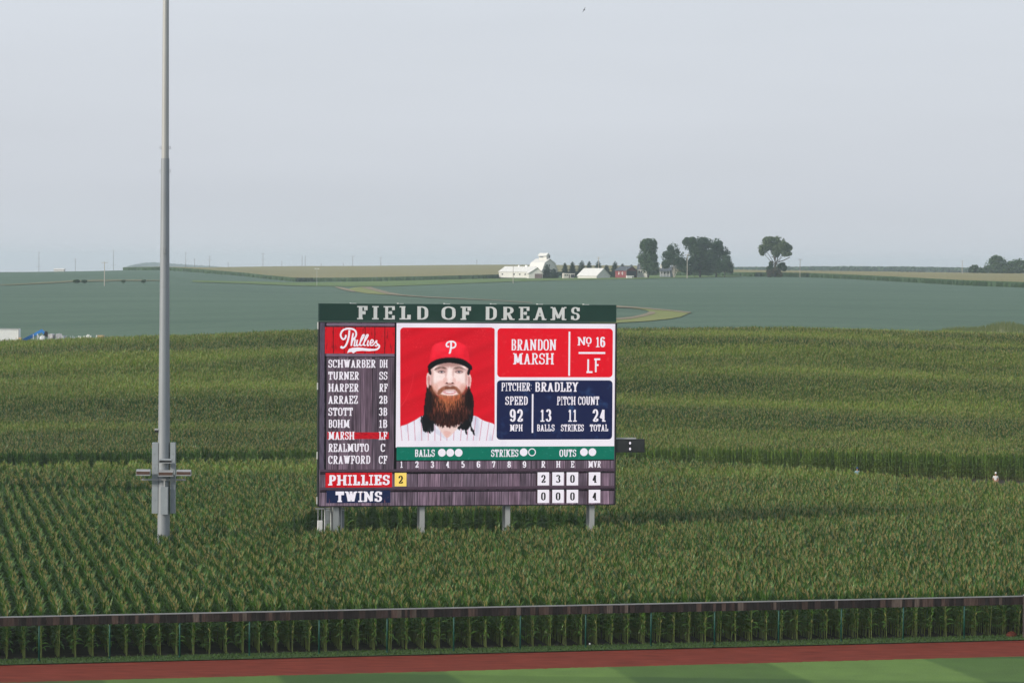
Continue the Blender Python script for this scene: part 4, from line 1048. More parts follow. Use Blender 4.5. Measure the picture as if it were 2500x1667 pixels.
def panel(name, x0, y0, x1, y1, k, m, parent, rad=0.0):
    a, b, c, d = brect(x0, y0, x1, y1); mb = MB(); y = ly(k)
    if rad <= 0: mb.poly([(a, y, b), (c, y, b), (c, y, d), (a, y, d)])
    else:
        pts_ = []
        for cx, cz, t0 in ((c - rad, d - rad, 0), (a + rad, d - rad, 90), (a + rad, b + rad, 180), (c - rad, b + rad, 270)):
            for i in range(7): t = R(t0 + 15 * i); pts_.append((cx + rad * math.cos(t), y, cz + rad * math.sin(t)))
        mb.poly(pts_[::-1])
    return mb.build(name, m, parent)

# ---- lettering drawn with a broad nib: strokes in a unit box
def arc(cx, cy, rx, ry, a0, a1, n=None):
    n = n or max(4, int(abs(a1 - a0) / 18))
    return [(cx + rx * math.cos(R(a0 + (a1 - a0) * i / n)), cy + ry * math.sin(R(a0 + (a1 - a0) * i / n))) for i in range(n + 1)]
OV = [arc(.5, .68, .5, .32, 0, 180) + arc(.5, .32, .5, .32, 180, 360) + [(1, .68)]]
GL = {
 'A': (1.0, [[(.14, 0), (.5, 1)], [(.5, 1), (.86, 0)], [(.27, .32), (.73, .32)], [(0, 0), (.32, 0)], [(.64, 0), (1, 0)]]),
 'B': (.9, [[(.2, 0), (.2, 1)], [(0, 1), (.55, 1)] + arc(.58, .76, .36, .24, 90, -90) + [(.2, .52)], [(.5, .52)] + arc(.58, .26, .42, .26, 90, -90) + [(0, 0)]]),
 'C': (.9, [[(1, .70)] + arc(.5, .7, .5, .3, 20, 180) + arc(.5, .3, .5, .3, 180, 340), [(1, .66), (1, 1)]]),
 'D': (.95, [[(.2, 0), (.2, 1)], [(0, 1), (.45, 1)] + arc(.5, .68, .5, .32, 90, 0) + arc(.5, .32, .5, .32, 0, -90) + [(0, 0)]]),
 'E': (.9, [[(.2, 0), (.2, 1)], [(0, 1), (1, 1)], [(0, 0), (1, 0)], [(.2, .51), (.68, .51)], [(1, 1), (1, .72)], [(1, 0), (1, .28)], [(.68, .38), (.68, .64)]]),
 'F': (.88, [[(.24, 0), (.24, 1)], [(0, 1), (1, 1)], [(1, 1), (1, .7)], [(.24, .5), (.72, .5)], [(.72, .36), (.72, .64)], [(0, 0), (.56, 0)]]),
 'H': (1.18, [[(.12, 0), (.12, 1)], [(.88, 0), (.88, 1)], [(.2, .5), (.8, .5)]] + [[(a, b), (a + .36, b)] for a in (0, .64) for b in (0, 1)]),
 'I': (.5, [[(.5, 0), (.5, 1)], [(0, 0), (1, 0)], [(0, 1), (1, 1)]]),
 'K': (1.15, [[(.14, 0), (.14, 1)], [(.84, 1), (.16, .40)], [(.42, .6), (.86, 0)], [(0, 0), (.36, 0)], [(0, 1), (.36, 1)], [(.66, 1), (1, 1)], [(.68, 0), (1, 0)]]),
 'L': (.85, [[(.25, 0), (.25, 1)], [(0, 1), (.52, 1)], [(0, 0), (1, 0)], [(1, 0), (1, .34)]]),
 'M': (1.4, [[(.14, 0), (.14, 1)], [(.86, 0), (.86, 1)], [(.14, 1), (.5, .12)], [(.5, .12), (.86, 1)], [(0, 1), (.16, 1)], [(.84, 1), (1, 1)], [(0, 0), (.28, 0)], [(.72, 0), (1, 0)]]),
 'N': (1.15, [[(.12, 0), (.12, 1)], [(.88, 0), (.88, 1)], [(.12, 1), (.88, 0)], [(0, 1), (.2, 1)], [(0, 0), (.32, 0)], [(.68, 1), (1, 1)]]),
 'O': (.95, OV), '0': (.78, OV),
 'P': (.92, [[(.22, 0), (.22, 1)], [(0, 1), (.55, 1)] + arc(.58, .73, .42, .27, 90, -90) + [(.22, .46)], [(0, 0), (.54, 0)]]),
 'R': (1.0, [[(.2, 0), (.2, 1)], [(0, 1), (.5, 1)] + arc(.52, .75, .38, .25, 90, -90) + [(.2, .5)], [(.5, .5), (.84, 0)], [(0, 0), (.42, 0)], [(.72, 0), (1, 0)]]),
 'S': (.85, [arc(.5, .76, .46, .24, 15, 270) + arc(.5, .26, .5, .26, 90, -160), [(.98, .7), (.98, 1)], [(.02, 0), (.02, .3)]]),
 'T': (.95, [[(.5, 0), (.5, 1)], [(0, 1), (1, 1)], [(0, 1), (0, .68)], [(1, 1), (1, .68)], [(.24, 0), (.76, 0)]]),
 'U': (1.1, [[(.14, 1), (.14, .3)] + arc(.5, .3, .36, .3, 180, 360) + [(.86, 1)], [(0, 1), (.34, 1)], [(.68, 1), (1, 1)]]),
 'V': (1.0, [[(.14, 1), (.5, 0)], [(.5, 0), (.86, 1)], [(0, 1), (.34, 1)], [(.68, 1), (1, 1)]]),
 'W': (1.4, [[(.1, 1), (.3, 0)], [(.3, 0), (.5, .9)], [(.5, .9), (.7, 0)], [(.7, 0), (.9, 1)], [(0, 1), (.26, 1)], [(.38, 1), (.6, 1)], [(.78, 1), (1, 1)]]),
 'Y': (1.0, [[(.14, 1), (.5, .44)], [(.86, 1), (.5, .44)], [(.5, .44), (.5, 0)], [(0, 1), (.34, 1)], [(.68, 1), (1, 1)], [(.26, 0), (.74, 0)]]),
 'Z': (.9, [[(.0, .72), (.0, 1), (1, 1)], [(1, 1), (0, 0)], [(0, 0), (1, 0), (1, .3)]]),
 '1': (.6, [[(.55, 0), (.55, 1)], [(.05, .8), (.55, 1)], [(.05, 0), (1, 0)]]),
 '2': (.8, [arc(.5, .7, .48, .3, 180, -35) + [(.0, 0)], [(0, 0), (1, 0), (1, .22)]]),
 '3': (.8, [arc(.48, .75, .44, .25, 165, -90), arc(.48, .26, .52, .26, 90, -165)]),
 '4': (.85, [[(.7, 0), (.7, 1)], [(.7, 1), (0, .28)], [(0, .28), (1, .28)], [(.42, 0), (.98, 0)]]),
 '5': (.8, [[(.95, 1), (.1, 1), (.1, .55)] + arc(.48, .33, .5, .33, 140, -160)]),
 '6': (.8, [arc(.5, .32, .5, .32, 0, 360), [(0, .32), (0, .68)] + arc(.5, .72, .5, .28, 180, 20)]),
 '7': (.8, [[(0, .74), (0, 1), (1, 1)], [(1, 1), (.36, 0)]]),
 '8': (.8, [arc(.5, .26, .5, .26, 0, 360), arc(.5, .76, .44, .24, 0, 360)]),
 '9': (.8, [arc(.5, .68, .5, .32, 0, 360), [(1, .68), (1, .32)] + arc(.5, .28, .5, .28, 0, -160)]),
 ':': (.3, [[(.5, .2), (.5, .32)], [(.5, .62), (.5, .74)]]),
 'l': (.75, [[(.18, 1), (.18, 0)], [(.0, 0), (1, 0)]]),               # plain L and F without slabs
 'f': (.75, [[(.18, 1), (.18, 0)], [(.0, 1), (1, 1)], [(.18, .55), (.82, .55)]]),
}
def ribbon(mb, pts_, wv, wh, y, dz=0.0):
    """broad nib stroke: wv wide where it runs upright, wh where it runs level"""
    segs = []; cur = [pts_[0]]
    for i in range(1, len(pts_)):
        if abs(pts_[i][0] - cur[-1][0]) + abs(pts_[i][1] - cur[-1][1]) < 1e-6: continue
        if len(cur) > 1:
            a = math.atan2(cur[-1][1] - cur[-2][1], cur[-1][0] - cur[-2][0]); b = math.atan2(pts_[i][1] - cur[-1][1], pts_[i][0] - cur[-1][0])
            if abs((b - a + math.pi) % (2 * math.pi) - math.pi) > R(50): segs.append(cur); cur = [cur[-1]]
        cur.append(pts_[i])
    segs.append(cur)
    for sg in segs:
        L_, Rr = [], []
        for i, p in enumerate(sg):
            q0 = sg[max(0, i - 1)]; q1 = sg[min(len(sg) - 1, i + 1)]
            dx, dy = q1[0] - q0[0], q1[1] - q0[1]; l = math.hypot(dx, dy) or 1; nx, ny = -dy / l, dx / l
            h = math.hypot(wv * nx, wh * ny) / 2
            L_.append((p[0] + nx * h, p[1] + ny * h)); Rr.append((p[0] - nx * h, p[1] - ny * h))
        for i in range(len(sg) - 1):
            a, b, c, d = L_[i], Rr[i], Rr[i + 1], L_[i + 1]
            mb.quad((a[0], y, a[1]), (b[0], y, b[1]), (c[0], y, c[1]), (d[0], y, d[1]))
def glyph(mb, ch, u0_, u1_, z0, z1, y, wt, ht):
    w, st = GL[ch]
    for i, s_ in enumerate(st):
        pts_ = [(u0_ + wt * .5 * (1 if ch not in 'T' else 1) + x * (u1_ - u0_ - wt), z0 + ht / 2 + v * (z1 - z0 - ht)) for x, v in s_]
        # level slab ends reach the full width of the letter
        if len(s_) == 2 and abs(s_[0][1] - s_[1][1]) < 1e-6 and s_[0][1] in (0, 1):
            pts_ = [(u0_ + x * (u1_ - u0_), q[1]) for (x, v), q in zip(s_, pts_)]
        ribbon(mb, pts_, wt, ht, y - 0.0006 * i)
def text(mb, s_, x0, y0, x1, y1, k, wt=.26, ht=.14, gap=.10, cap=.28):
    """a word fitted into a photo box; wt, ht = stem and slab thickness in letter heights"""
    a, b, c, d = brect(x0, y0, x1, y1); h = d - b
    adv = [(.45 if ch == ' ' else GL[ch][0]) for ch in s_]
    tot = sum(adv) + gap * (len(s_) - 1); sc = (c - a) / tot; u = a
    for ch, w in zip(s_, adv):
        if ch != ' ': glyph(mb, ch, u, u + w * sc, b, d, ly(k), min(wt * h, w * sc * (.36 if ch.isdigit() else cap)), ht * .82 * h)
        u += (w + gap) * sc

M['header_green'] = mat('header_green', (0.011, 0.046, 0.034), .6, .12, .5)
M['header_white'] = mat('header_lettering_white', (0.74, 0.75, 0.74), .6, .03, .5)
WHT = led('screen_white', (240, 234, 243))
# cabinet and header
a, b_, c, d = brect(779.5, 786.5, 1501.5, 1231.5)
DEP = 0.75
mb = MB(); mb.box(((a + c) / 2, DEP / 2, (b_ + d) / 2), (c - a + .08, DEP, d - b_ + .06)); mb.build('cabinet', M['black'], board)
ha, hb, hc, hd = brect(779, 741.5, 1504, 787.5)
mb = MB(); mb.box(((ha + hc) / 2, .32, (hb + hd) / 2 + .02), (hc - ha, .8, hd - hb)); hdr = mb.build('header_panel', M['header_green'], board)
HL = [('F', 871.6, 897), ('I', 908, 924.3), ('E', 936, 963.6), ('L', 975, 1002.5), ('D', 1014, 1045), ('O', 1077.5, 1112), ('F', 1124, 1149.3), ('D', 1181, 1212.4), ('R', 1223.9, 1255.8), ('E', 1266, 1292), ('A', 1301.5, 1333.5), ('M', 1343.6, 1382.2), ('S', 1393.2, 1415)]
mb = MB(); u_top = B(1140, 748)[1]; 
a0, z0, c0, z1 = brect(871.6, 746.9, 897, 779.6)
for ch, x0, x1 in HL:
    ua, ub = B(x0, 760)[0], B(x1, 760)[0]; h = z1 - z0
    glyph(mb, ch, ua, ub, z0 + .005, z1, -.105, .27 * h if ch not in 'MAES' else .22 * h, .095 * h)
mb.build('header_lettering', M['header_white'], hdr)
for x in (856, 971.6, 1085, 1198.6, 1312, 1425):
    u = B(x, 741)[0]; mb = MB(); mb.box((u, .1, hd + .04), (.09, .2, .08)); mb.box((u + .2, .15, hd + .025), (.45, .12, .045))
    mb.build('bracket', M['white_paint'], hdr)
for y in (795, 943, 1112, 1222):
    z = B(779, y)[1]; mb = MB(); mb.box((-BW / 2 - .11, .3, z), (.13, .22, .5)); mb.build('side_bracket', M['white_paint'], board)
mb = MB(); mb.box((-BW / 2 - .065, .42, (b_ + d) / 2), (.03, .5, d - b_ - .1)); mb.build('side_rail', M['galv_light'], board)

# ---- screen picture: weathered boards, panels, portrait, words
def wood_led():
    m = bpy.data.materials.new('screen_boards'); m.use_nodes = True
    t = m.node_tree; t.nodes.clear(); nn = t.nodes.new; k = t.links.new
    em = nn('ShaderNodeEmission'); em.inputs[1].default_value = LED; out = nn('ShaderNodeOutputMaterial'); k(em.outputs[0], out.inputs[0])
    tc = nn('ShaderNodeTexCoord'); sp = nn('ShaderNodeSeparateXYZ'); k(tc.outputs['Object'], sp.inputs[0])
    pw = 27.75 * (BW / 722.0); off = -(B(964.3, 1000)[0]) / pw
    ad = nn('ShaderNodeMath'); ad.operation = 'MULTIPLY_ADD'; ad.inputs[1].default_value = 1 / pw; ad.inputs[2].default_value = off + 40; k(sp.outputs[0], ad.inputs[0])
    fl = nn('ShaderNodeMath'); fl.operation = 'FLOOR'; k(ad.outputs[0], fl.inputs[0]); fr = nn('ShaderNodeMath'); fr.operation = 'FRACT'; k(ad.outputs[0], fr.inputs[0])
    wn = nn('ShaderNodeTexWhiteNoise'); wn.noise_dimensions = '1D'; k(fl.outputs[0], wn.inputs['W'])
    mp = nn('ShaderNodeMapping'); mp.inputs['Scale'].default_value = (16, 1, .35); k(tc.outputs['Object'], mp.inputs[0])
    n1 = nn('ShaderNodeTexNoise'); n1.inputs['Scale'].default_value = 1.0; n1.inputs['Detail'].default_value = 7; k(mp.outputs[0], n1.inputs['Vector'])
    mp2 = nn('ShaderNodeMapping'); mp2.inputs['Scale'].default_value = (1.6, 1, .35); k(tc.outputs['Object'], mp2.inputs[0])
    n2 = nn('ShaderNodeTexNoise'); n2.inputs['Scale'].default_value = 1.0; n2.inputs['Detail'].default_value = 4; k(mp2.outputs[0], n2.inputs['Vector'])
    rp = nn('ShaderNodeValToRGB'); rp.color_ramp.elements[0].position = .34; rp.color_ramp.elements[1].position = .68
    rp.color_ramp.elements[0].color = srgb(78, 66, 78); rp.color_ramp.elements[1].color = srgb(150, 132, 148); q = rp.color_ramp.elements.new(.5); q.color = srgb(108, 93, 107)
    k(n1.outputs[0], rp.inputs[0])
    mr = nn('ShaderNodeMapRange'); mr.inputs[3].default_value = .72; mr.inputs[4].default_value = 1.18; k(wn.outputs['Value'], mr.inputs[0])
    m2 = nn('ShaderNodeMapRange'); m2.inputs[1].default_value = .35; m2.inputs[2].default_value = .65; m2.inputs[3].default_value = .6; m2.inputs[4].default_value = 1.25; k(n2.outputs[0], m2.inputs[0])
    mm = nn('ShaderNodeMath'); mm.operation = 'MULTIPLY'; k(mr.outputs[0], mm.inputs[0]); k(m2.outputs[0], mm.inputs[1])
    zl = nn('ShaderNodeMapRange'); zb = B(1000, 1150)[1]; zl.inputs[1].default_value = zb - .5; zl.inputs[2].default_value = zb + 2.5; zl.inputs[3].default_value = 1.05; zl.inputs[4].default_value = .75
    k(sp.outputs[2], zl.inputs[0]); m3 = nn('ShaderNodeMath'); m3.operation = 'MULTIPLY'; k(mm.outputs[0], m3.inputs[0]); k(zl.outputs[0], m3.inputs[1])
    gp = nn('ShaderNodeMath'); gp.operation = 'GREATER_THAN'; gp.inputs[1].default_value = .05; k(fr.outputs[0], gp.inputs[0])
    g2 = nn('ShaderNodeMapRange'); g2.inputs[3].default_value = .22; g2.inputs[4].default_value = 1.0; k(gp.outputs[0], g2.inputs[0])
    m4 = nn('ShaderNodeMath'); m4.operation = 'MULTIPLY'; k(m3.outputs[0], m4.inputs[0]); k(g2.outputs[0], m4.inputs[1])
    vm = nn('ShaderNodeVectorMath'); vm.operation = 'SCALE'; k(rp.outputs[0], vm.inputs[0]); k(m4.outputs[0], vm.inputs[3])
    tint = nn('ShaderNodeMix'); tint.data_type = 'RGBA'; tint.blend_type = 'MULTIPLY'; tint.inputs[7].default_value = (1.08, .96, .98, 1); k(wn.outputs['Value'], tint.inputs[0]); k(vm.outputs[0], tint.inputs[6]); k(tint.outputs[2], em.inputs[0])
    return m
screen = panel('display_screen', 781.2, 787.8, 1499.4, 1229.8, 0, wood_led(), board)
BEAM = led('screen_beam', (128, 108, 126), (92, 76, 92), 1.0, 6, (.3, 1, 6), .4, .7)
BEAM_D = led('screen_beam_dark', (86, 68, 82), (62, 50, 60), 1.0, 6, (.3, 1, 6), .4, .7)
SHD = led('screen_black', (16, 14, 18))
POST = led('screen_upright_board', (96, 86, 104), (64, 56, 70), 1.0, 3, (8, 1, .5), .35, .7)
mb = MB()
def add_panel(mb, x0, y0, x1, y1, k, m=0):
    a, b, c, d = brect(x0, y0, x1, y1); y = ly(k); mb.quad((a, y, b), (c, y, b), (c, y, d), (a, y, d), m)
add_panel(mb, 793.5, 789, 963.5, 795.5, 1, 0); add_panel(mb, 793.5, 863.5, 963.5, 870, 1, 0)
add_panel(mb, 781.2, 1145.5, 1499.4, 1151.5, 1, 1); add_panel(mb, 781.2, 1189, 1499.4, 1195, 1, 1)
for y0, y1 in ((795.5, 798.5), (870, 872), (1151.5, 1154), (1195, 1197.5)): add_panel(mb, 793.5 if y0 < 900 else 781.2, y0, 963.5 if y0 < 900 else 1499.4, y1, 1, 2)
add_panel(mb, 781.2, 787.8, 792.5, 1145.5, 1, 3); add_panel(mb, 792.5, 787.8, 795, 1145.5, 1, 2); add_panel(mb, 963.3, 787.8, 968, 1145.5, 1, 2); add_panel(mb, 968, 1120.5, 1499.4, 1123.5, 1, 2)
mb.build('screen_trim', [BEAM, BEAM_D, SHD, POST], screen)
RED = led('screen_red', (226, 18, 38), (238, 70, 78), .7, 2.2, (1, 1, 1.2), .58, .8)
REDW = led('screen_painted_red', (205, 20, 34), (70, 18, 24), 1.0, 2.6, (3, 1, .6), .56, .74)
NAVY = led('screen_navy', (28, 34, 72), (52, 82, 128), .8, 1.1, (1, 1, 1), .56, .8)
NAVYW = led('screen_painted_navy', (26, 36, 70), (140, 90, 90), .8, 2.0, (3, 1, .6), .62, .70)
GRN = led('screen_green', (14, 112, 92), (70, 160, 140), .6, 3.5, (1, 1, 1), .60, .8)
YEL = led('screen_yellow', (252, 218, 110))
INK = led('screen_ink', (24, 20, 24))
panel('team_banner', 793.5, 798.3, 963.3, 863.3, 2, REDW, screen)
mb = MB()
for x in (813, 839.5, 866.5, 890.5, 914, 938.5): add_panel(mb, x, 798.3, x + 1.4, 863.3, 5)
mb.build('banner_joint', led('screen_joint_red', (96, 16, 24)), screen)
def wpath(mb, pts_, w, k, ox=760.0, oy=720.0, sc=5.6, ts=None):
    """a smooth script stroke given in enlarged photo pixels; w = width there"""
    P_ = [np.array(p, float) for p in pts_]; out = []
    for i in range(len(P_) - 1):
        p0, p1, p2, p3 = P_[max(0, i - 1)], P_[i], P_[i + 1], P_[min(len(P_) - 1, i + 2)]
        for t in np.linspace(0, 1, 6)[: 6 if i == len(P_) - 2 else 5]:
            out.append(.5 * ((2 * p1) + (-p0 + p2) * t + (2 * p0 - 5 * p1 + 4 * p2 - p3) * t * t + (-p0 + 3 * p1 - 3 * p2 + p3) * t ** 3))
    pp_ = [B(ox + p[0] / sc, oy + p[1] / sc) for p in out]
    ws = w / sc * (BW / 722.0)
    ribbon(mb, pp_, ws, ws, ly(k))
mb = MB()
for pts_, w in [
    ([(470, 545), (466, 580), (440, 605), (412, 585), (400, 540), (425, 488), (480, 462), (545, 462), (592, 482), (612, 525), (600, 575), (560, 606)], 24),
    ([(520, 478), (512, 560), (492, 640), (462, 700), (425, 722), (402, 700)], 25), ([(404, 705), (420, 722)], 32),
    ([(572, 520), (556, 600), (545, 695)], 22), ([(550, 660), (572, 610), (594, 606), (592, 650), (584, 692), (606, 690)], 19),
    ([(628, 612), (616, 690), (640, 685)], 20),
    ([(648, 690), (672, 640), (712, 575), (720, 545), (700, 552), (676, 610), (664, 680), (690, 688)], 18),
    ([(700, 690), (724, 640), (764, 575), (774, 545), (752, 552), (730, 610), (718, 680), (742, 688)], 18),
    ([(778, 618), (764, 688), (788, 684)], 19),
    ([(800, 660), (832, 650), (846, 626), (824, 612), (804, 645), (806, 684), (838, 686), (862, 660)], 17),
    ([(862, 660), (892, 622), (888, 650), (904, 672), (892, 694), (866, 690)], 18),
    ([(896, 672), (926, 690), (916, 728), (866, 748), (790, 744)], 24)]:
    wpath(mb, pts_, w, 6)
top = [(512, 738), (560, 722), (640, 716), (740, 726), (830, 738), (880, 735)]; bot = [(872, 760), (790, 768), (700, 762), (620, 768), (572, 796), (545, 776), (486, 792)]
mb.poly([(B(760 + x / 5.6, 720 + y / 5.6)[0], ly(6) - .002, B(760 + x / 5.6, 720 + y / 5.6)[1]) for x, y in top + bot])
mb.build('script_logo', WHT, screen)
# line-up
mb = MB()
NM = [('SCHWARBER', 916.5, 'DH', 926, 946), ('TURNER', 876, 'SS', 925.5, 945.5), ('HARPER', 875, 'RF', 925.5, 946), ('ARRAEZ', 873.5, '2B', 925, 945.5), ('STOTT', 861, '3B', 924.5, 945), ('BOHM', 853.5, '1B', 925, 945), ('MARSH', 865, 'LF', 924.5, 945), ('REALMUTO', 900, 'C', 929, 940), ('CRAWFORD', 903.5, 'CF', 924.5, 945)]
for i, (n_, x1, pz, p0, p1) in enumerate(NM):
    y = 877.6 + 29.25 * i
    text(mb, n_, 801.2, y, x1, y + 19.8, 6, .19, .12); text(mb, pz, p0, y, p1, y + 19.8, 6, .19, .12)
mb.build('lineup_lettering', WHT, screen)
mb = MB(); add_panel(mb, 799, 1053.5, 867, 1071.5, 2); add_panel(mb, 866, 1055, 949, 1071, 2); mb.build('highlight_bar', led('screen_bar_red', (196, 20, 36), (120, 20, 34), 1, 3, (1, 1, 4), .5, .7), screen)
# white card and its panels
panel('card_background', 968, 788.5, 1499.2, 1090.3, 2, led('screen_card', (240, 234, 243), (226, 216, 232), 1.0, .5, (1, 1, 1), .5, .8), screen)
panel('name_panel', 1214.3, 801.0, 1495, 920.8, 3, RED, screen, 9 * BW / 722)
panel('pitch_panel', 1213.0, 928, 1494, 1072, 3, NAVY, screen, 9 * BW / 722)
mb = MB()
text(mb, 'BRANDON', 1247, 828, 1357.5, 855.3, 6, .15, .08); text(mb, 'MARSH', 1252.3, 861.7, 1351.5, 889.3, 6, .20, .12, .10, .22)
text(mb, 'N', 1409.5, 822.5, 1429.5, 843, 6, .2, .13); text(mb, '16', 1454, 822, 1477, 847.3, 6, .2, .11); text(mb, 'lf', 1431.5, 874.5, 1464.5, 910.3, 6, .2, .15, .2)
text(mb, 'O', 1430, 823, 1443.5, 839.5, 6, .22, .16)
for x0, y0, x1, y1 in ((1387.6, 809.5, 1391, 917), (1412, 859, 1477, 863.8)): add_panel(mb, x0, y0, x1, y1, 6)
c_ = B(1436, 843.5); s_ = 2.8 * BW / 722; mb.poly([(c_[0] - s_, ly(6), c_[1]), (c_[0], ly(6), c_[1] - s_), (c_[0] + s_, ly(6), c_[1]), (c_[0], ly(6), c_[1] + s_)])
mb.build('name_lettering', WHT, screen)
mb = MB()
text(mb, 'PITCHER:', 1223.2, 933.5, 1298, 954, 6, .15, .09); text(mb, 'BRADLEY', 1305, 932.7, 1411, 955.7, 6, .23, .13)
text(mb, 'SPEED', 1233, 967.2, 1287.8, 988, 6, .18, .11); text(mb, 'PITCH COUNT', 1359, 967.4, 1462, 988.2, 6, .18, .11)
for s_, x0, x1 in (('92', 1244, 1276), ('13', 1318.5, 1345.5), ('11', 1386.5, 1407.5), ('24', 1446, 1478)): text(mb, s_, x0, 998.3, x1, 1028.8, 6, .24, .12, .16)
for s_, x0, x1 in (('MPH', 1244.5, 1275.3), ('BALLS', 1310, 1353.2), ('STRIKES', 1368.7, 1424.6), ('TOTAL', 1439.5, 1484)): text(mb, s_, x0, 1035.5, x1, 1052, 6, .2, .13)
add_panel(mb, 1298, 961.3, 1301.2, 1056, 6); mb.build('pitch_lettering', WHT, screen)
# count strip
panel('count_strip', 968, 1090.3, 1499.2, 1120.8, 3, GRN, screen)
mb = MB()
for s_, x0, x1 in (('BALLS', 1012, 1061), ('STRIKES', 1198.5, 1265), ('OUTS', 1365.3, 1406)): text(mb, s_, x0, 1096.6, x1, 1114.2, 6, .2, .12)
mb.build('count_lettering', WHT, screen)
for x, y, full in ((1078.4, 1104.4, 1), (1098.8, 1104.4, 1), (1119.3, 1104.4, 1), (1278, 1103.3, 1), (1298.4, 1103.3, 0), (1425, 1103, 1), (1445.6, 1103, 1)):
    c_ = B(x, y); r1 = 9.5 * BW / 722; mb = MB()
    ci_ = [(c_[0] + r1 * math.cos(t), ly(6), c_[1] + r1 * math.sin(t)) for t in np.linspace(0, 2 * math.pi, 25)[:-1]]
    if full: mb.poly(ci_[::-1])
    else:
        ri = [(c_[0] + .76 * r1 * math.cos(t), ly(6), c_[1] + .76 * r1 * math.sin(t)) for t in np.linspace(0, 2 * math.pi, 25)[:-1]]
        for i in range(24): mb.quad(ci_[i], ri[i], ri[(i + 1) % 24], ci_[(i + 1) % 24])
    mb.build('count_dot', WHT, screen)
# innings
mb = MB()
for i, x in enumerate((979.8, 1017.3, 1055, 1092.5, 1130, 1167.7, 1205, 1242.5, 1279.8)):
    w = 3.0 if i == 0 else 4.2; text(mb, str(i + 1), x - w, 1125, x + w, 1141, 6, .22, .13)
for s_, x0, x1 in (('R', 1320.7, 1330.7), ('H', 1357.3, 1367.5), ('E', 1393, 1401.5), ('MVR', 1436, 1466)): text(mb, s_, x0, 1124.6, x1, 1140.6, 6, .2, .13)
mb.build('inning_lettering', WHT, screen)
t1 = panel('team_name_plate', 794.8, 1153.7, 957, 1188.6, 2, REDW, screen)
t2 = panel('team_name_plate', 797, 1197, 953, 1226.5, 2, NAVYW, screen)
mb = MB(); text(mb, 'PHILLIES', 801, 1159, 951, 1183.3, 6, .27, .16, .10, .34); mb.build('team_lettering', WHT, screen)
mb = MB(); text(mb, 'TWINS', 819, 1199, 932.3, 1224, 6, .27, .16, .10, .36); mb.build('team_lettering', WHT, screen)
def tile(x0, y0, x1, y1, m, s_):
    panel('score_tile', x0, y0, x1, y1, 4, m, screen)
    mb = MB(); cx = (x0 + x1) / 2; cy = (y0 + y1) / 2; text(mb, s_, cx - 5.6, cy - 9.6, cx + 5.6, cy + 9.6, 6, .26, .11); mb.build('tile_numeral', INK, screen)
tile(963.6, 1153.6, 992, 1186.4, YEL, '2')
for (x0, x1), a, b in (((1312, 1340), '2', '0'), ((1348, 1376), '3', '0'), ((1383, 1411), '0', '0'), ((1437, 1465), '4', '4')):
    tile(x0, 1152.2, x1, 1184, WHT, a); tile(x0, 1194.8, x1, 1226.8, WHT, b)
mb = MB()
for x in (1312, 1348, 1383, 1437): 
    add_panel(mb, x - 4, 1156, x, 1185, 3); add_panel(mb, x - 4, 1198, x, 1228, 3)
mb.build('tile_edge', led('screen_tile_edge', (62, 44, 52)), screen)

# ---- portrait shown on the screen, painted point by point
PX0, PX1, PY0, PY1 = 82, 1212, 95, 1447            # in photo pixels enlarged 4.9 times from (960, 780)
NX, NY = 226, 270
gx, gy = np.meshgrid(np.linspace(PX0, PX1, NX), np.linspace(PY0, PY1, NY))
img = np.zeros((NY, NX, 3)); 
def S3(r, g, b): return np.array([r, g, b], float)
def vnoise(sx, sy, seed):
    q = np.random.default_rng(seed); w = 64; g = q.random((w, w))
    x = gx / sx; y = gy / sy; i = np.floor(x).astype(int); j = np.floor(y).astype(int); fx = x - i; fy = y - j
    fx = fx * fx * (3 - 2 * fx); fy = fy * fy * (3 - 2 * fy)
    f = lambda a, b: g[(j + b) % w, (i + a) % w]
    return (f(0, 0) * (1 - fx) + f(1, 0) * fx) * (1 - fy) + (f(0, 1) * (1 - fx) + f(1, 1) * fx) * fy
def spline(pts_, n=8):
    P_ = np.array(pts_, float); m_ = len(P_); out = []
    for i in range(m_):
        p0, p1, p2, p3 = P_[i - 1], P_[i], P_[(i + 1) % m_], P_[(i + 2) % m_]
        for t in np.linspace(0, 1, n, endpoint=False):
            out.append(.5 * ((2 * p1) + (p2 - p0) * t + (2 * p0 - 5 * p1 + 4 * p2 - p3) * t * t + (3 * p1 - p0 - 3 * p2 + p3) * t ** 3))
    return np.array(out)
def blur(a, n):
    for _ in range(n):
        p = np.pad(a, 1, mode='edge'); a = (p[:-2, 1:-1] + p[2:, 1:-1] + p[1:-1, :-2] + p[1:-1, 2:] + 2 * p[1:-1, 1:-1]) / 6
    return a
def mask(pts_, soft=1, sm=True, jx=0.0):
    P_ = spline(pts_) if sm else np.array(pts_, float)
    x = gx + (jx * (vnoise(14, 60, 77) - .5) if jx else 0); y = gy + (jx * 2 * (vnoise(9, 90, 78) - .5) if jx else 0)
    ins = np.zeros(gx.shape, bool)
    for (x0, y0), (x1, y1) in zip(P_, np.roll(P_, -1, 0)):
        if y0 == y1: continue
        c = ((y0 > y) != (y1 > y)) & (x < (x1 - x0) * (y - y0) / (y1 - y0) + x0); ins ^= c
    return blur(ins.astype(float), soft)
def put(m_, col):
    global img
    col = np.asarray(col, float); img = img * (1 - m_[..., None]) + col * m_[..., None]
def blob(cx, cy, rx, ry, p=2.0): return np.clip(1.3 - (((gx - cx) / rx) ** 2 + ((gy - cy) / ry) ** 2) ** (p / 2), 0, 1).clip(0, 1)
st = np.sin((gy * 1.0 + gx * .42) / 22.0) * .5 + np.sin((gy + gx * .42) / 47.0)
img[:] = S3(212, 16, 36) + (st * 3.5)[..., None] * S3(1.6, .7, .8)
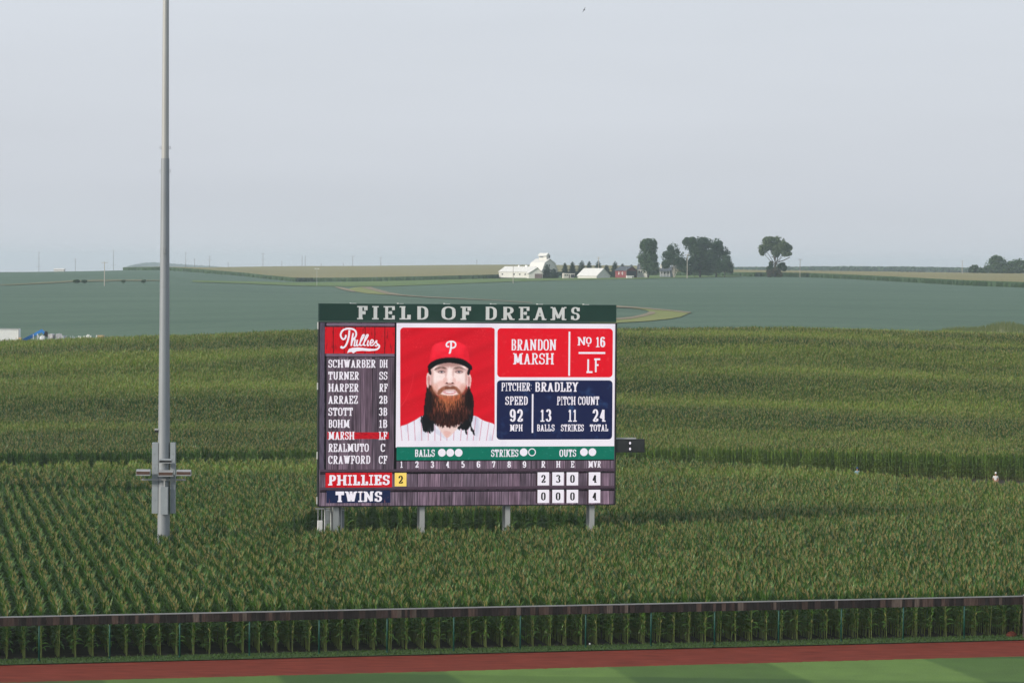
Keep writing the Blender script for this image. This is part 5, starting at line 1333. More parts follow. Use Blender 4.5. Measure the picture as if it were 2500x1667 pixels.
sp_ = (vnoise(7, 7, 1) > .80) * (vnoise(150, 150, 2) ** 2) * np.clip(1.2 - gy / 1500 , 0, 1)
put(np.clip(sp_ * .7, 0, .5), S3(244, 84, 84))
put(mask([(96, 1040), (150, 960), (200, 860), (232, 740), (244, 640), (240, 642), (226, 740), (194, 858), (142, 958), (90, 1030)], 1) * .45, S3(240, 96, 96))
# jersey
jer = mask([(60, 1300), (160, 1250), (260, 1200), (360, 1150), (500, 1170), (640, 1230), (800, 1190), (960, 1148), (1080, 1205), (1230, 1275), (1230, 1470), (60, 1470)], 1)
shade = vnoise(90, 160, 5) * .6 + vnoise(40, 120, 6) * .4
put(jer, S3(236, 232, 242)); put(jer * np.clip((shade - .5) * 1.3, 0, .5), S3(178, 182, 208))
for i, xb in enumerate((104, 183, 262, 340, 418, 497, 566, 640, 720, 803, 880, 955, 1030, 1112, 1180)):
    xt = xb + (640 - xb) * -.06 + 10; d_ = np.abs(gx - (xb + (xt - xb) * (1445 - gy) / 250)); put(jer * np.clip(1.25 - d_ / 4.2, 0, 1) * .8, S3(196, 92, 122))
put(mask([(330, 1150), (380, 1240), (470, 1330), (560, 1390), (640, 1430), (560, 1340), (480, 1270)], 2) * .35, S3(190, 192, 214))
put(mask([(505, 1225), (560, 1320), (640, 1413), (740, 1330), (800, 1255), (760, 1200), (560, 1190)], 1), S3(236, 206, 200))
put(mask([(600, 1340), (640, 1413), (690, 1350), (640, 1330)], 2) * .5, S3(226, 160, 150))
# long dark hair at both sides
hair = np.maximum(mask([(405, 815), (382, 920), (370, 1020), (362, 1110), (336, 1180), (334, 1250), (352, 1330), (390, 1347), (440, 1350), (482, 1318), (496, 1250), (520, 1150), (500, 900), (450, 810)], 1, jx=22),
                  mask([(915, 820), (948, 900), (966, 1010), (955, 1120), (940, 1220), (956, 1320), (972, 1390), (930, 1320), (905, 1290), (868, 1384), (838, 1320), (790, 1312), (770, 1290), (850, 1180), (870, 900)], 1, jx=22))
hs = vnoise(9, 120, 9)
put(hair, S3(22, 22, 27)); put(hair * np.clip((hs - .72) * 3, 0, .5) * (gy > 1120), S3(120, 120, 132))
# ears
for e_ in ([(432, 640), (404, 646), (397, 700), (399, 780), (414, 822), (444, 812), (452, 700)], [(886, 662), (916, 652), (932, 700), (928, 770), (916, 830), (890, 838), (874, 760)]):
    put(mask(e_, 1), S3(240, 200, 196))
put(mask([(424, 668), (408, 700), (414, 770), (432, 780), (440, 700)], 2) * .65, S3(186, 108, 104)); put(mask([(900, 676), (918, 710), (912, 780), (896, 790), (892, 710)], 2) * .6, S3(186, 112, 108))
# face
face = mask([(440, 560), (446, 700), (456, 800), (520, 900), (660, 940), (800, 900), (864, 820), (884, 700), (896, 570), (860, 500), (660, 470), (480, 500)], 1)
sk = S3(250, 224, 219) + (vnoise(40, 40, 12)[..., None] - .5) * 16; put(face, sk)
put(face * blob(446, 700, 40, 190) * .6, S3(196, 142, 134)); put(face * blob(890, 700, 36, 190) * .6, S3(190, 138, 130))
put(face * blob(486, 850, 60, 90) * .55, S3(214, 140, 116)); put(face * blob(840, 850, 56, 90) * .55, S3(206, 130, 108))
put(face * blob(566, 770, 60, 50) * .35, S3(226, 146, 130)); put(face * blob(778, 780, 54, 50) * .30, S3(226, 150, 136))
put(face * blob(672, 528, 210, 44) * .75, S3(150, 104, 98)); put(face * blob(672, 566, 150, 30) * .35, S3(206, 160, 152))
put(face * blob(575, 606, 74, 38) * .6, S3(172, 122, 116)); put(face * blob(788, 608, 70, 38) * .62, S3(164, 114, 108))
put(face * blob(628, 640, 16, 60) * .45, S3(198, 146, 138)); put(face * blob(716, 640, 14, 60) * .4, S3(198, 146, 138))
put(face * blob(672, 650, 18, 96) * .6, S3(255, 240, 236)); put(face * blob(620, 730, 30, 44) * .45, S3(222, 150, 138)); put(face * blob(728, 732, 26, 42) * .4, S3(222, 152, 140))
put(face * blob(676, 738, 26, 20) * .6, S3(255, 226, 220)); put(face * blob(676, 772, 62, 18) * .6, S3(150, 88, 78))
put(face * blob(520, 700, 50, 60) * .35, S3(255, 236, 232)); put(face * blob(820, 700, 40, 60) * .3, S3(255, 234, 230))
for cx in (640, 708): put(blob(cx, 758, 15, 9), S3(84, 36, 34))
for cx in (577, 785):
    put(blob(cx, 628, 40, 13), S3(196, 172, 174)); put(blob(cx + 1, 626, 15, 14), S3(96, 98, 104)); put(blob(cx + 1, 626, 7, 8), S3(30, 26, 32)); put(blob(cx + 5, 621, 4, 4) * .8, S3(236, 236, 242))
    put(np.clip(1.1 - np.abs(gy - (613 + ((gx - cx) / 36.0) ** 2 * 10)) / 7, 0, 1) * (np.abs(gx - cx) < 46) * .9, S3(92, 60, 58)); put(np.clip(1.0 - np.abs(gy - (645 - ((gx - cx) / 34.0) ** 2 * 9)) / 8, 0, 1) * (np.abs(gx - cx) < 40) * .5, S3(168, 112, 106))
bn_ = vnoise(8, 26, 15)
for br in ([(486, 606), (514, 574), (560, 560), (610, 566), (640, 588), (612, 590), (566, 582), (520, 598)], [(712, 588), (742, 568), (790, 560), (840, 578), (872, 608), (838, 594), (790, 582), (744, 592)]):
    put(mask(br, 2) * (.45 + .4 * bn_), S3(92, 66, 60))
# beard, moustache, mouth
beard = mask([(430, 790), (450, 800), (470, 850), (508, 890), (536, 912), (560, 926), (672, 940), (780, 926), (806, 906), (838, 880), (866, 840), (898, 810), (925, 840), (946, 940), (950, 1040), (934, 1110), (890, 1180), (820, 1240), (740, 1276), (640, 1288), (560, 1274), (470, 1215), (404, 1140), (378, 1060), (384, 960), (404, 860)], 2, jx=26)
ctr_ = np.exp(-(((gx - 660) / 150.0) ** 2 + ((gy - 960) / 110.0) ** 2))
st_ = vnoise(6, 60, 20) * .5 + vnoise(4, 26, 21) * .5
wv = vnoise(20, 90, 22)
bc = S3(58, 30, 27) * (1 - ctr_[..., None]) + S3(176, 98, 60) * ctr_[..., None]
put(beard, bc * (.45 + 1.05 * st_[..., None]) * (.75 + .5 * wv[..., None]))
put(beard * np.clip((st_ - .60) * 5, 0, .65) * np.exp(-((gx - 670) / 230.0) ** 2) * np.clip((1260 - gy) / 200, 0, 1), S3(150, 84, 62))
put(beard * np.clip((st_ - .70) * 6, 0, .6) * ctr_, S3(226, 160, 112))
put(beard * np.clip(.9 - st_ * 1.6, 0, .6), S3(22, 16, 18))
put(beard * mask([(395, 840), (430, 850), (470, 900), (470, 1010), (430, 1120), (380, 1060)], 9) * .75, S3(26, 20, 22)); put(beard * mask([(930, 850), (890, 850), (856, 930), (868, 1010), (920, 1100), (952, 1000)], 9) * .8, S3(24, 18, 20))
stub = np.maximum(mask([(452, 790), (500, 850), (560, 900), (560, 930), (500, 905), (446, 850)], 7), mask([(872, 800), (836, 850), (780, 900), (780, 930), (840, 895), (880, 850)], 7))
put(stub * .6, S3(150, 88, 66))
put(mask([(556, 892), (600, 900), (676, 908), (750, 900), (790, 890), (800, 940), (740, 970), (676, 976), (610, 970), (548, 940)], 4) * .9, (S3(70, 36, 28) + S3(130, 74, 46) * 1.0) * (.5 + .7 * st_[..., None]))
put(mask([(528, 880), (540, 842), (576, 812), (626, 790), (676, 800), (726, 792), (776, 820), (806, 862), (806, 896), (770, 880), (740, 842), (680, 834), (612, 844), (566, 884), (540, 900)], 3) * (.72 + .28 * st_), S3(142, 78, 54))
put(mask([(640, 788), (676, 798), (716, 788), (740, 830), (680, 832), (616, 832)], 3) * .4, S3(96, 54, 44))
put(mask([(588, 864), (626, 850), (674, 853), (724, 850), (756, 864), (728, 886), (680, 894), (628, 888)], 1), S3(222, 158, 160))
put(mask([(618, 863), (648, 857), (680, 858), (714, 857), (734, 864), (708, 872), (676, 875), (642, 872)], 1), S3(246, 232, 234))
put(np.clip(1 - np.abs(gy - 850) / 4, 0, 1) * (np.abs(gx - 672) < 92) * .55, S3(120, 60, 52))
# hair over the temples, cap
put(mask([(418, 590), (440, 590), (456, 640), (446, 660), (424, 640)], 1), S3(30, 24, 28)); put(mask([(898, 590), (926, 580), (916, 640), (898, 668), (884, 640)], 1), S3(30, 24, 28))
capm = mask([(428, 560), (432, 500), (446, 400), (474, 312), (540, 276), (610, 258), (684, 250), (760, 262), (828, 286), (884, 336), (902, 420), (910, 500), (922, 560), (800, 520), (600, 510)], 1)
put(capm, S3(242, 30, 52) + (vnoise(60, 40, 30)[..., None] - .5) * 16); put(capm * blob(560, 330, 120, 60) * .18, S3(255, 90, 100)); put(capm * blob(890, 430, 50, 140) * .3, S3(190, 16, 36)); put(capm * np.clip(1 - np.abs(gx - 462 - (gy - 300) * -.1) / 24, 0, 1) * .25, S3(190, 16, 36))
put(mask([(414, 580), (416, 548), (446, 512), (520, 474), (600, 458), (684, 454), (770, 460), (842, 478), (904, 520), (936, 552), (943, 580), (938, 602), (916, 596), (868, 566), (800, 536), (720, 520), (660, 516), (590, 524), (520, 546), (470, 578), (436, 604), (420, 612)], 1), S3(18, 18, 21))
put(mask([(430, 530), (500, 478), (600, 450), (684, 444), (780, 452), (860, 480), (918, 528), (850, 484), (770, 463), (684, 456), (600, 461), (510, 486)], 1) * .5, S3(160, 14, 34))
me = bpy.data.meshes.new('portrait'); vs2 = []
for j in range(NY):
    for i in range(NX):
        u, z = B(960 + gx[j, i] / 4.9, 780 + gy[j, i] / 4.9); vs2.append((u, ly(4), z))
# rounded corners: points outside the card corner are pulled onto its arc
ua, za = vs2[0][0], vs2[0][2]; ub, zb = vs2[-1][0], vs2[-1][2]; rr = 9 * BW / 722
vs3 = []
for u, y, z in vs2:
    for cx, cz, sx, sz in ((ua + rr, za - rr, -1, 1), (ub - rr, za - rr, 1, 1)):
        dx, dz = (u - cx) * sx, (z - cz) * sz
        if dx > 0 and dz > 0:
            l = math.hypot(dx, dz)
            if l > rr: u, z = cx + sx * dx / l * rr, cz + sz * dz / l * rr
    vs3.append((u, y, z))
me.from_pydata(vs3, [], [(j * NX + i, (j + 1) * NX + i, (j + 1) * NX + i + 1, j * NX + i + 1) for j in range(NY - 1) for i in range(NX - 1)])
ca = me.color_attributes.new('Col', 'FLOAT_COLOR', 'POINT'); v = np.clip(img, 0, 255) / 255; v = np.where(v <= .04045, v / 12.92, ((v + .055) / 1.055) ** 2.4)
ca.data.foreach_set('color', np.concatenate([v, np.ones((NY, NX, 1))], 2).astype(np.float32).ravel())
m = bpy.data.materials.new('screen_portrait'); m.use_nodes = True; t = m.node_tree; t.nodes.clear()
at = t.nodes.new('ShaderNodeAttribute'); at.attribute_name = 'Col'; em = t.nodes.new('ShaderNodeEmission'); em.inputs[1].default_value = LED; o_ = t.nodes.new('ShaderNodeOutputMaterial')
t.links.new(at.outputs['Color'], em.inputs[0]); t.links.new(em.outputs[0], o_.inputs[0]); me.materials.append(m)
por = link('portrait', me, screen)
por['label'] = 'on screen portrait of a bearded player in a red cap and white pinstriped jersey'
mb = MB()
for pts_, w in [([(668, 322), (644, 322), (634, 300), (648, 274), (684, 262), (722, 266), (744, 290), (738, 322), (712, 338), (696, 336)], 19), ([(690, 268), (690, 320), (682, 370), (676, 400)], 22), ([(664, 394), (682, 400)], 22)]:
    wpath(mb, pts_, w, 6, 960, 780, 4.9)
mb.build('cap_letter', WHT, screen)

# ---- posts, clock and the electrical gear
for xl, xr in ((814.5, 828), (1025.6, 1038), (1235, 1247), (1441, 1453)):
    u0_, u1_ = B(xl, 1250)[0], B(xr, 1250)[0]; w = u1_ - u0_; u = (u0_ + u1_) / 2; zt = b_ + 1.0
    mb = MB()
    mb.box((u, .26, zt / 2 - .3), (w, .035, zt + .6)); mb.box((u, 1.52, zt / 2 - .3), (w, .035, zt + .6)); mb.box((u, .89, zt / 2 - .3), (.03, 1.22, zt + .6))
    mb.build('support_post', M['galv_light'], board)
cx0, cz0, cx1, cz1 = brect(1503.6, 1072.3, 1574.3, 1104)
mb = MB(); mb.box(((cx0 + cx1) / 2, .25, (cz0 + cz1) / 2), (cx1 - cx0, .35, cz1 - cz0)); clk = mb.build('clock_display', M['black'], board); clk['label'] = 'black two digit clock panel sticking out at the right side of the board'
xm = B(1538.6, 1088)[0]; mb = MB()
for a, b in ((cx0 + .06, xm - .14), (xm + .14, cx1 - .06)): mb.box(((a + b) / 2, .068, (cz0 + cz1) / 2), (b - a, .012, cz1 - cz0 - .12))
mb.build('digit_panel', mat('smoked_digit_panel', (0.03, 0.032, 0.034), .35, .15, 3), clk)
for y in (1081.3, 1095.5):
    c_ = B(1538.6, y); mb = MB(); r1 = .075; mb.poly([(c_[0] + r1 * math.cos(t), .055, c_[1] + r1 * 1.35 * math.sin(t)) for t in np.linspace(2 * math.pi, 0, 13)[:-1]]); mb.build('colon_dot', WHT, clk)
u0_, u1_ = B(1501, 1070)[0], B(1548.5, 1070)[0]; z = B(1520, 1070.3)[1]
mb = MB(); mb.box(((u0_ + u1_) / 2, .3, z), (u1_ - u0_ + .4, .12, .1)); mb.box(((u0_ + u1_) / 2, .5, z - .5), (u1_ - u0_ + .4, .1, .1)); mb.build('clock_arm', M['galv_light'], board)
# frame of electrical boxes round the left post
eg = thing('equipment_rack', 'steel rack with grey electrical cabinets round the left post below the board', 'electrical rack', (BC.x, BC.y, 0), math.atan2(bt.y, bt.x))
zr = B(800, 1246)[1]; mb = MB(); ua, ub = B(776, 1246)[0], B(848, 1246)[0]
mb.box(((ua + ub) / 2, 1.75, zr), (ub - ua, .08, .10)); mb.build('rail', M['galv'], eg)
for x in (782, 791.5): 
    u = B(x, 1260)[0]; mb = MB(); mb.box((u, 1.7, zr / 2 - .04), (.07, .07, zr)); mb.build('upright', M['galv'], eg)
for x in (795.7, 810.5, 831, 835): 
    u = B(x, 1260)[0]; mb = MB(); mb.tube([(u, .7, -.1), (u, .7, b_ + .2)], .055, 8); mb.build('conduit', M['galv_light'], eg, smooth=True)
for (x0, x1), dd in (((799.5, 809.5), 0), ((832.5, 845), 0)):
    u0_, u1_ = B(x0, 1260)[0], B(x1, 1260)[0]; zt = B(800, 1248.5)[1]
    mb = MB(); mb.box(((u0_ + u1_) / 2, 1.4, zt / 2 + .1), (u1_ - u0_, .4, zt - .2)); o = mb.build('cabinet', M['galv_dark'] if x0 > 820 else M['grey_box'], eg)
    mb = MB(); mb.box(((u0_ + u1_) / 2, 1.19, zt * .8), ((u1_ - u0_) * .8, .03, .12)); mb.build('latch', M['galv_dark'], o)
u0_, u1_ = B(779.8, 1280)[0], B(791.3, 1280)[0]; zt = B(785, 1274.5)[1]; pb = BC + bt * ((u0_ + u1_) / 2) + bn * 1.35
ub_ = thing('utility_box', 'white metal utility box hanging low beside the left scoreboard post', 'utility box', (pb.x, pb.y, 0), math.atan2(bt.y, bt.x))
mb = MB(); mb.box((0, 0, zt - .75), (u1_ - u0_, .35, 1.5)); mb.build('body', M['white_paint'], ub_); mb = MB(); mb.box((0, .1, (zt - 1.5) / 2), (.1, .1, zt - 1.5)); mb.build('stand', M['galv'], ub_)

# ------------------------------------------------------------------ light mast
PD = 197.5; pk = PD / FPX
mast = thing('light_mast', 'tall tapering grey steel light mast with cabinets standing in the corn at the left', 'light mast', (POLE.x, POLE.y, 0))
def pz(py): return at_depth(399.5, py, PD).z
def prad(py): return np.interp(py, [-80, 0, 300, 387, 560, 860, 1000, 1300, 1380], [7.6, 8.2, 9.4, 9.7, 10.5, 12.4, 13.5, 14.7, 15]) * pk
def shaft(name, ys, m, extra=0.0):
    mb = MB(); mb.tube([(0, 0, max(pz(y), -.05)) for y in ys], [prad(y) + extra for y in ys], 28, 0, False); return mb.build(name, m, mast, smooth=True)
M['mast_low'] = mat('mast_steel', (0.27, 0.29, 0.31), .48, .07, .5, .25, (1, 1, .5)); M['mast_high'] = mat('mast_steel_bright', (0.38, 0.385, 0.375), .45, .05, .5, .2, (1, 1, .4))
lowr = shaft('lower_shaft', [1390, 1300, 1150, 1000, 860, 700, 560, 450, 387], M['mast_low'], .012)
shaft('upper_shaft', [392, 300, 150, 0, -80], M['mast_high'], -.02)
for y in (700, 905):
    mb = MB(); mb.tube([(0, 0, pz(y) - .012), (0, 0, pz(y) + .012)], prad(y) + .016, 28); mb.build('weld_seam', M['galv'], mast, smooth=True)
for y in (361, 418):
    for sx in (-1, 1):
        mb = MB(); cx = sx * (prad(y) + .05); r1 = .065
        mb.tube([(cx + r1 * math.cos(t), 0, pz(y) + r1 * 1.3 * math.sin(t)) for t in np.linspace(0, 2 * math.pi, 13)], .014, 5, cap=False); mb.build('lifting_ring', M['galv_dark'], mast)
mb = MB(); y = 613; mb.tube([(.02, -prad(y) + .04, pz(y) + .16), (.02, -prad(y) - .07, pz(y) + .16)], .09, 10); mb.box((.02, -prad(y) - .05, pz(y) - .08), (.15, .1, .18)); mb.build('cable_port', M['galv_dark'], mast)
def mbox(name, x0, y0, x1, y1, dy, dep, m, parent=None):
    a = at_depth(x0, y1, PD); b = at_depth(x1, y0, PD)
    mb = MB(); mb.box(((a.x + b.x) / 2 - POLE.x, dy, (a.z + b.z) / 2), (b.x - a.x, dep, b.z - a.z)); return mb.build(name, m, parent or mast)
for x0, x1, sx in ((371.5, 387.2, -1), (416.2, 428.8, 1)):
    c = mbox('cabinet', x0, 1080, x1, 1252, 0.02, .55, M['grey_box'])
    for y in (1132.5, 1184.5): mbox('door_seam', x0 + .5, y - .6, x1 - .5, y + .6, -.262, .012, M['galv_dark'], c)
    for y in (1107, 1140, 1158, 1219): mbox('latch', x0 + 5, y - 1, x0 + 8, y + 1, -.27, .03, M['galv_dark'], c)
    mbox('mounting_bar', min(x1, 400) if sx < 0 else x0 - 14, 1100, 400 if sx < 0 else x0, 1104, .1, .08, M['galv_dark'], c); 
c = mbox('front_cabinet', 395.5, 1186.5, 413, 1253, -.62, .4, M['grey_box'])
mbox('conduit', 402, 1168, 405.5, 1187, -.55, .09, M['galv_light'])
mbox('crossarm', 348.5, 1167.5, 456.5, 1170.5, -.58, .08, M['galv'])
M['lens'] = mat('brown_lamp_lens', (0.10, 0.060, 0.048), .3, .15, 4)
for x0, x1, y0, y1, dark in ((337, 371, 1143, 1157.5, 0), (391, 426.5, 1145, 1159.5, 0), (434.5, 470, 1144, 1158, 0), (392.5, 423, 1117.5, 1127.5, 1)):
    a = at_depth(x0, y1, PD); b = at_depth(x1, y0, PD); w = b.x - a.x; h = b.z - a.z; cx = (a.x + b.x) / 2 - POLE.x; cz = (a.z + b.z) / 2
    f = thing('floodlight', ['', ''][0] or {337: 'floodlight reaching out to the left of the mast cabinets', 391: 'floodlight fixed in front of the mast below another lamp', 434.5: 'floodlight reaching out to the right of the mast cabinets', 392.5: 'slim dark floodlight topmost in front of the mast'}[x0], 'floodlight', (POLE.x + cx, POLE.y - .85, cz), 0, 'floodlights on the mast')
    mb = MB(); mb.prism([(-w / 2, -.15, -h * .45), (-w / 2, .28, -h * .5), (-w / 2, .3, h * .25), (-w / 2, .05, h * .5), (-w / 2, -.16, h * .12)], (w, 0, 0)); mb.build('housing', M['galv_dark'] if dark else M['galv'], f)
    mb = MB(); mb.prism([(-w / 2 + .03, -.165, -h * .33), (-w / 2 + .03, -.175, h * .16), (-w / 2 + .03, -.16, h * .16), (-w / 2 + .03, -.15, -h * .33)], (w - .06, 0, 0)); mb.build('lens', M['black'] if dark else M['lens'], f)
    mb = MB(); mb.box((0, -.17, -h * .46), (w + .06, .1, .05)); mb.build('lower_lip', M['galv'], f)
    if not dark:
        mb = MB(); mb.tube([(0, .1, -h * .5), (0, .2, -h * .5 - .28)], .035, 6); mb.build('yoke', M['galv'], f)
    else:
        mb = MB(); mb.tube([(0, .1, -h * .5), (.02, .3, -h * .5 - .2)], .05, 6); mb.build('yoke', M['galv'], f)
mbox('side_bracket', 378.3, 1046, 388.5, 1049, -.1, .3, M['galv_light']); mbox('side_sensor', 379, 1049, 387.5, 1055, -.1, .22, M['black'])

# ------------------------------------------------------------------ yard beyond the crest at the left
YD = 480.0; yk = YD / FPX
def ypt(px, py, d=YD): 
    p = at_depth(px, py, d); return p
p0 = at_depth(-60, 830, YD); p1 = at_depth(45, 802.5, YD); g = tz(p1.x, YD)
ct = thing('shipping_container', 'white ribbed shipping container cut by the left edge behind the corn', 'container', (p0.x, YD, g), R(2)); hh = p1.z - g; ln = p1.x - p0.x
mb = MB(); mb.box((ln / 2, 1.2, hh / 2), (ln, 2.4, hh - .06)); bo = mb.build('body', M['white_paint'], ct)
mb = MB()
for i in range(26): mb.box((ln * (i + .5) / 26, -.02, hh / 2), (ln / 52, .04, hh - .3))
mb.build('ribs', M['white_paint'], ct)
mb = MB()
for z in (.08, hh - .06): mb.box((ln / 2, -.03, z), (ln + .05, .12, .15))
for x in (0, ln): mb.box((x, -.03, hh / 2), (.14, .12, hh)); 
mb.build('frame', M['galv_light'], ct)
M['blue'] = mat('blue_lift_paint', (0.035, 0.20, 0.52), .45, .08, 1.0)
def yloc(px, py, d=YD): p = at_depth(px, py, d); return p
bx = yloc(66, 832); g = tz(bx.x, YD + 4)
lift = thing('boom_lift', 'blue boom lift with raised arm beside the white container', 'boom lift', (bx.x, YD + 4, tz(bx.x, YD + 4)))
def rel(px, py): p = at_depth(px, py, YD + 4); return Vector((p.x - bx.x, 0, p.z - g))
def beam(mb, a, b, w, th):
    d = (b - a).normalized(); n = Vector((-d.z, 0, d.x)) * (th / 2); mb.prism([a + n - Vector((0, w / 2, 0)), b + n - Vector((0, w / 2, 0)), b - n - Vector((0, w / 2, 0)), a - n - Vector((0, w / 2, 0))], (0, w, 0))
mb = MB(); beam(mb, rel(44, 838), rel(83, 818), .45, .55); mb.build('lower_boom', M['blue'], lift)
mb = MB(); beam(mb, rel(78, 820.5), rel(103, 806.5), .34, .46); mb.build('upper_boom', M['blue'], lift)
mb = MB(); beam(mb, rel(101, 806), rel(111, 816), .3, .42); mb.build('jib', M['blue'], lift)
mb = MB(); a = rel(110, 812); b = rel(115.5, 822)
mb.box(((a.x + b.x) / 2, 0, (a.z + b.z) / 2), (.55, .9, .75)); mb.box(((a.x + b.x) / 2, 0, a.z + .1), (.35, .6, .3)); mb.build('platform', M['black'], lift)
mb = MB(); mb.box((-2.6, 0, 1.0), (2.6, 2.0, .8)); mb.box((-3.0, 0, 1.5), (1.2, 1.2, .5)); mb.build('chassis', M['blue'], lift)
for x in (-3.5, -1.6):
    for y in (-1.0, 1.0):
        mb = MB(); mb.tube([(x, y - .18, .5), (x, y + .18, .5)], .5, 14); mb.build('wheel', M['black'], lift)
# wrapped stacks, steel legs, timber
M['wrap'] = mat('grey_plastic_wrap', (0.40, 0.39, 0.40), .35, .25, 2.5, bump=.6); M['ply'] = mat('raw_plywood', (0.52, 0.36, 0.20), .8, .12, 1.2); M['pale_steel'] = mat('pale_steel_bars', (0.62, 0.62, 0.66), .4, .1, 1)
def stack(name, label, x0, y0, x1, m, seed, cat, lump=.3):
    q = random.Random(seed); a = yloc(x0, y0); b = yloc(x1, y0); g = tz((a.x + b.x) / 2, YD); w = b.x - a.x; h = a.z - g
    t = thing(name, label, cat, ((a.x + b.x) / 2, YD, g), R(q.uniform(-10, 10)))
    bm = bmesh.new(); bmesh.ops.create_cube(bm, size=1); bmesh.ops.subdivide_edges(bm, edges=bm.edges[:], cuts=4, use_grid_fill=True)
    for v in bm.verts:
        f = 1 - lump * max(0, v.co.z) ** 2; v.co = Vector((v.co.x * w * f + q.uniform(-.05, .05), v.co.y * 1.4 * f + q.uniform(-.05, .05), (v.co.z + .5) * h * (1 - .25 * lump * abs(v.co.x)) + .14 + q.uniform(-.04, .04)))
    me = bpy.data.meshes.new('wrapped_load'); bm.to_mesh(me); bm.free(); me.materials.append(m); link('wrapped_load', me, t)
    mb = MB()
    for x in (-.4, 0, .4): mb.box((w * x, 0, .07), (.1, 1.4, .14))
    mb.box((0, 0, .15), (w, 1.4, .03)); mb.build('pallet', M['ply'], t)
stack('wrapped_pallet', 'squat grey plastic wrapped stack just right of the boom lift basket', 119, 816.5, 132, M['wrap'], 1, 'pallet load')
stack('wrapped_pallet', 'tallest grey wrapped stack with rounded top in the yard', 135.5, 815.5, 152, M['wrap'], 2, 'pallet load', .5)
stack('wrapped_pallet', 'low sloping grey wrapped stack right beside the tallest one', 151, 820.5, 160.5, M['galv_dark'], 3, 'pallet load', .8)
stack('plywood_crate', 'low tan plywood crate at the right end of the yard', 240, 820.5, 253, M['ply'], 4, 'crate', .05)
stack('plywood_crate', 'tan crate at the foot of the white container', 46, 826, 53, M['ply'], 6, 'crate', .05)
stack('white_crate', 'white crate lying on top of pale steel legs under the lift basket', 98, 822.5, 108.5, M['white_paint'], 5, 'crate', .05)
def bars(name, label, xs, y0, cat, lean=0.0, m='pale_steel', w=.13):
    a = yloc(xs[0], y0); g = tz(a.x, YD - 1.5); t = thing(name, label, cat, (a.x, YD - 1.5, g)); 
    for x in xs:
        u = yloc(x, y0, YD - 1.5); h = u.z - g + random.uniform(-.25, .1); mb = MB()
        mb.tube([(u.x - a.x - lean, 0, 0), (u.x - a.x, 0, h)], w / 2, 6); mb.build('bar', M[m], t)
    u = yloc(xs[-1], y0, YD - 1.5); mb = MB(); mb.box(((u.x - a.x) / 2, .1, .4), (abs(u.x - a.x) + .3, .1, .12)); mb.build('base_bar', M[m], t)
bars('steel_rack', 'group of thin pale steel legs under the lift arm', (81.5, 91.5, 94, 103), 815.5, 'rack', w=.12)
bars('steel_bundle', 'cluster of upright white steel bars near the right end of the yard', (192.5, 197, 204, 206, 211.5, 214, 217, 221.5), 817.5, 'bar bundle', m='white_paint', w=.2)
bars('leaning_bar', 'pair of leaning grey steel bars left of the plywood crate', (237, 236), 815.5, 'bar', .6, w=.16)
bars('thin_stakes', 'row of thin pale stakes between wrapped stacks and white bars', (163, 166.5, 172, 178, 181.5, 187.5), 820, 'stakes', w=.06)

# ------------------------------------------------------------------ people in the lane
M['skin'] = mat('skin', (0.42, 0.22, 0.15), .6, .06, 4); M['shirt_blue'] = mat('pale_blue_shirt', (0.26, 0.40, 0.47), .85, .06, 5); M['shirt_white'] = mat('white_shirt', (0.55, 0.55, 0.55), .85, .05, 5)
M['trousers'] = mat('dark_trousers', (0.03, 0.035, 0.05), .9, .15, 5); M['cap_blue'] = mat('blue_cap', (0.03, 0.09, 0.20), .8, .1, 5); M['hairm'] = mat('brown_hair', (0.04, 0.025, 0.018), .8, .2, 8)
def skin_body(name, verts, edges, radii, m, parent, sub=2):
    me = bpy.data.meshes.new(name); me.from_pydata(verts, edges, []); o = link(name, me, parent)
    md = o.modifiers.new('skin', 'SKIN'); md.use_smooth_shade = True
    sv = me.skin_vertices[0].data if me.skin_vertices else None
    if sv is None:
        bm = bmesh.new(); bm.from_mesh(me); bm.verts.layers.skin.verify(); bm.to_mesh(me); bm.free(); sv = me.skin_vertices[0].data
    for i, r in enumerate(radii): sv[i].radius = (r, r) if not hasattr(r, '__len__') else r
    sv[0].use_root = True
    o.modifiers.new('sub', 'SUBSURF').levels = sub; o.modifiers['sub'].render_levels = sub
    me.materials.append(m); return o
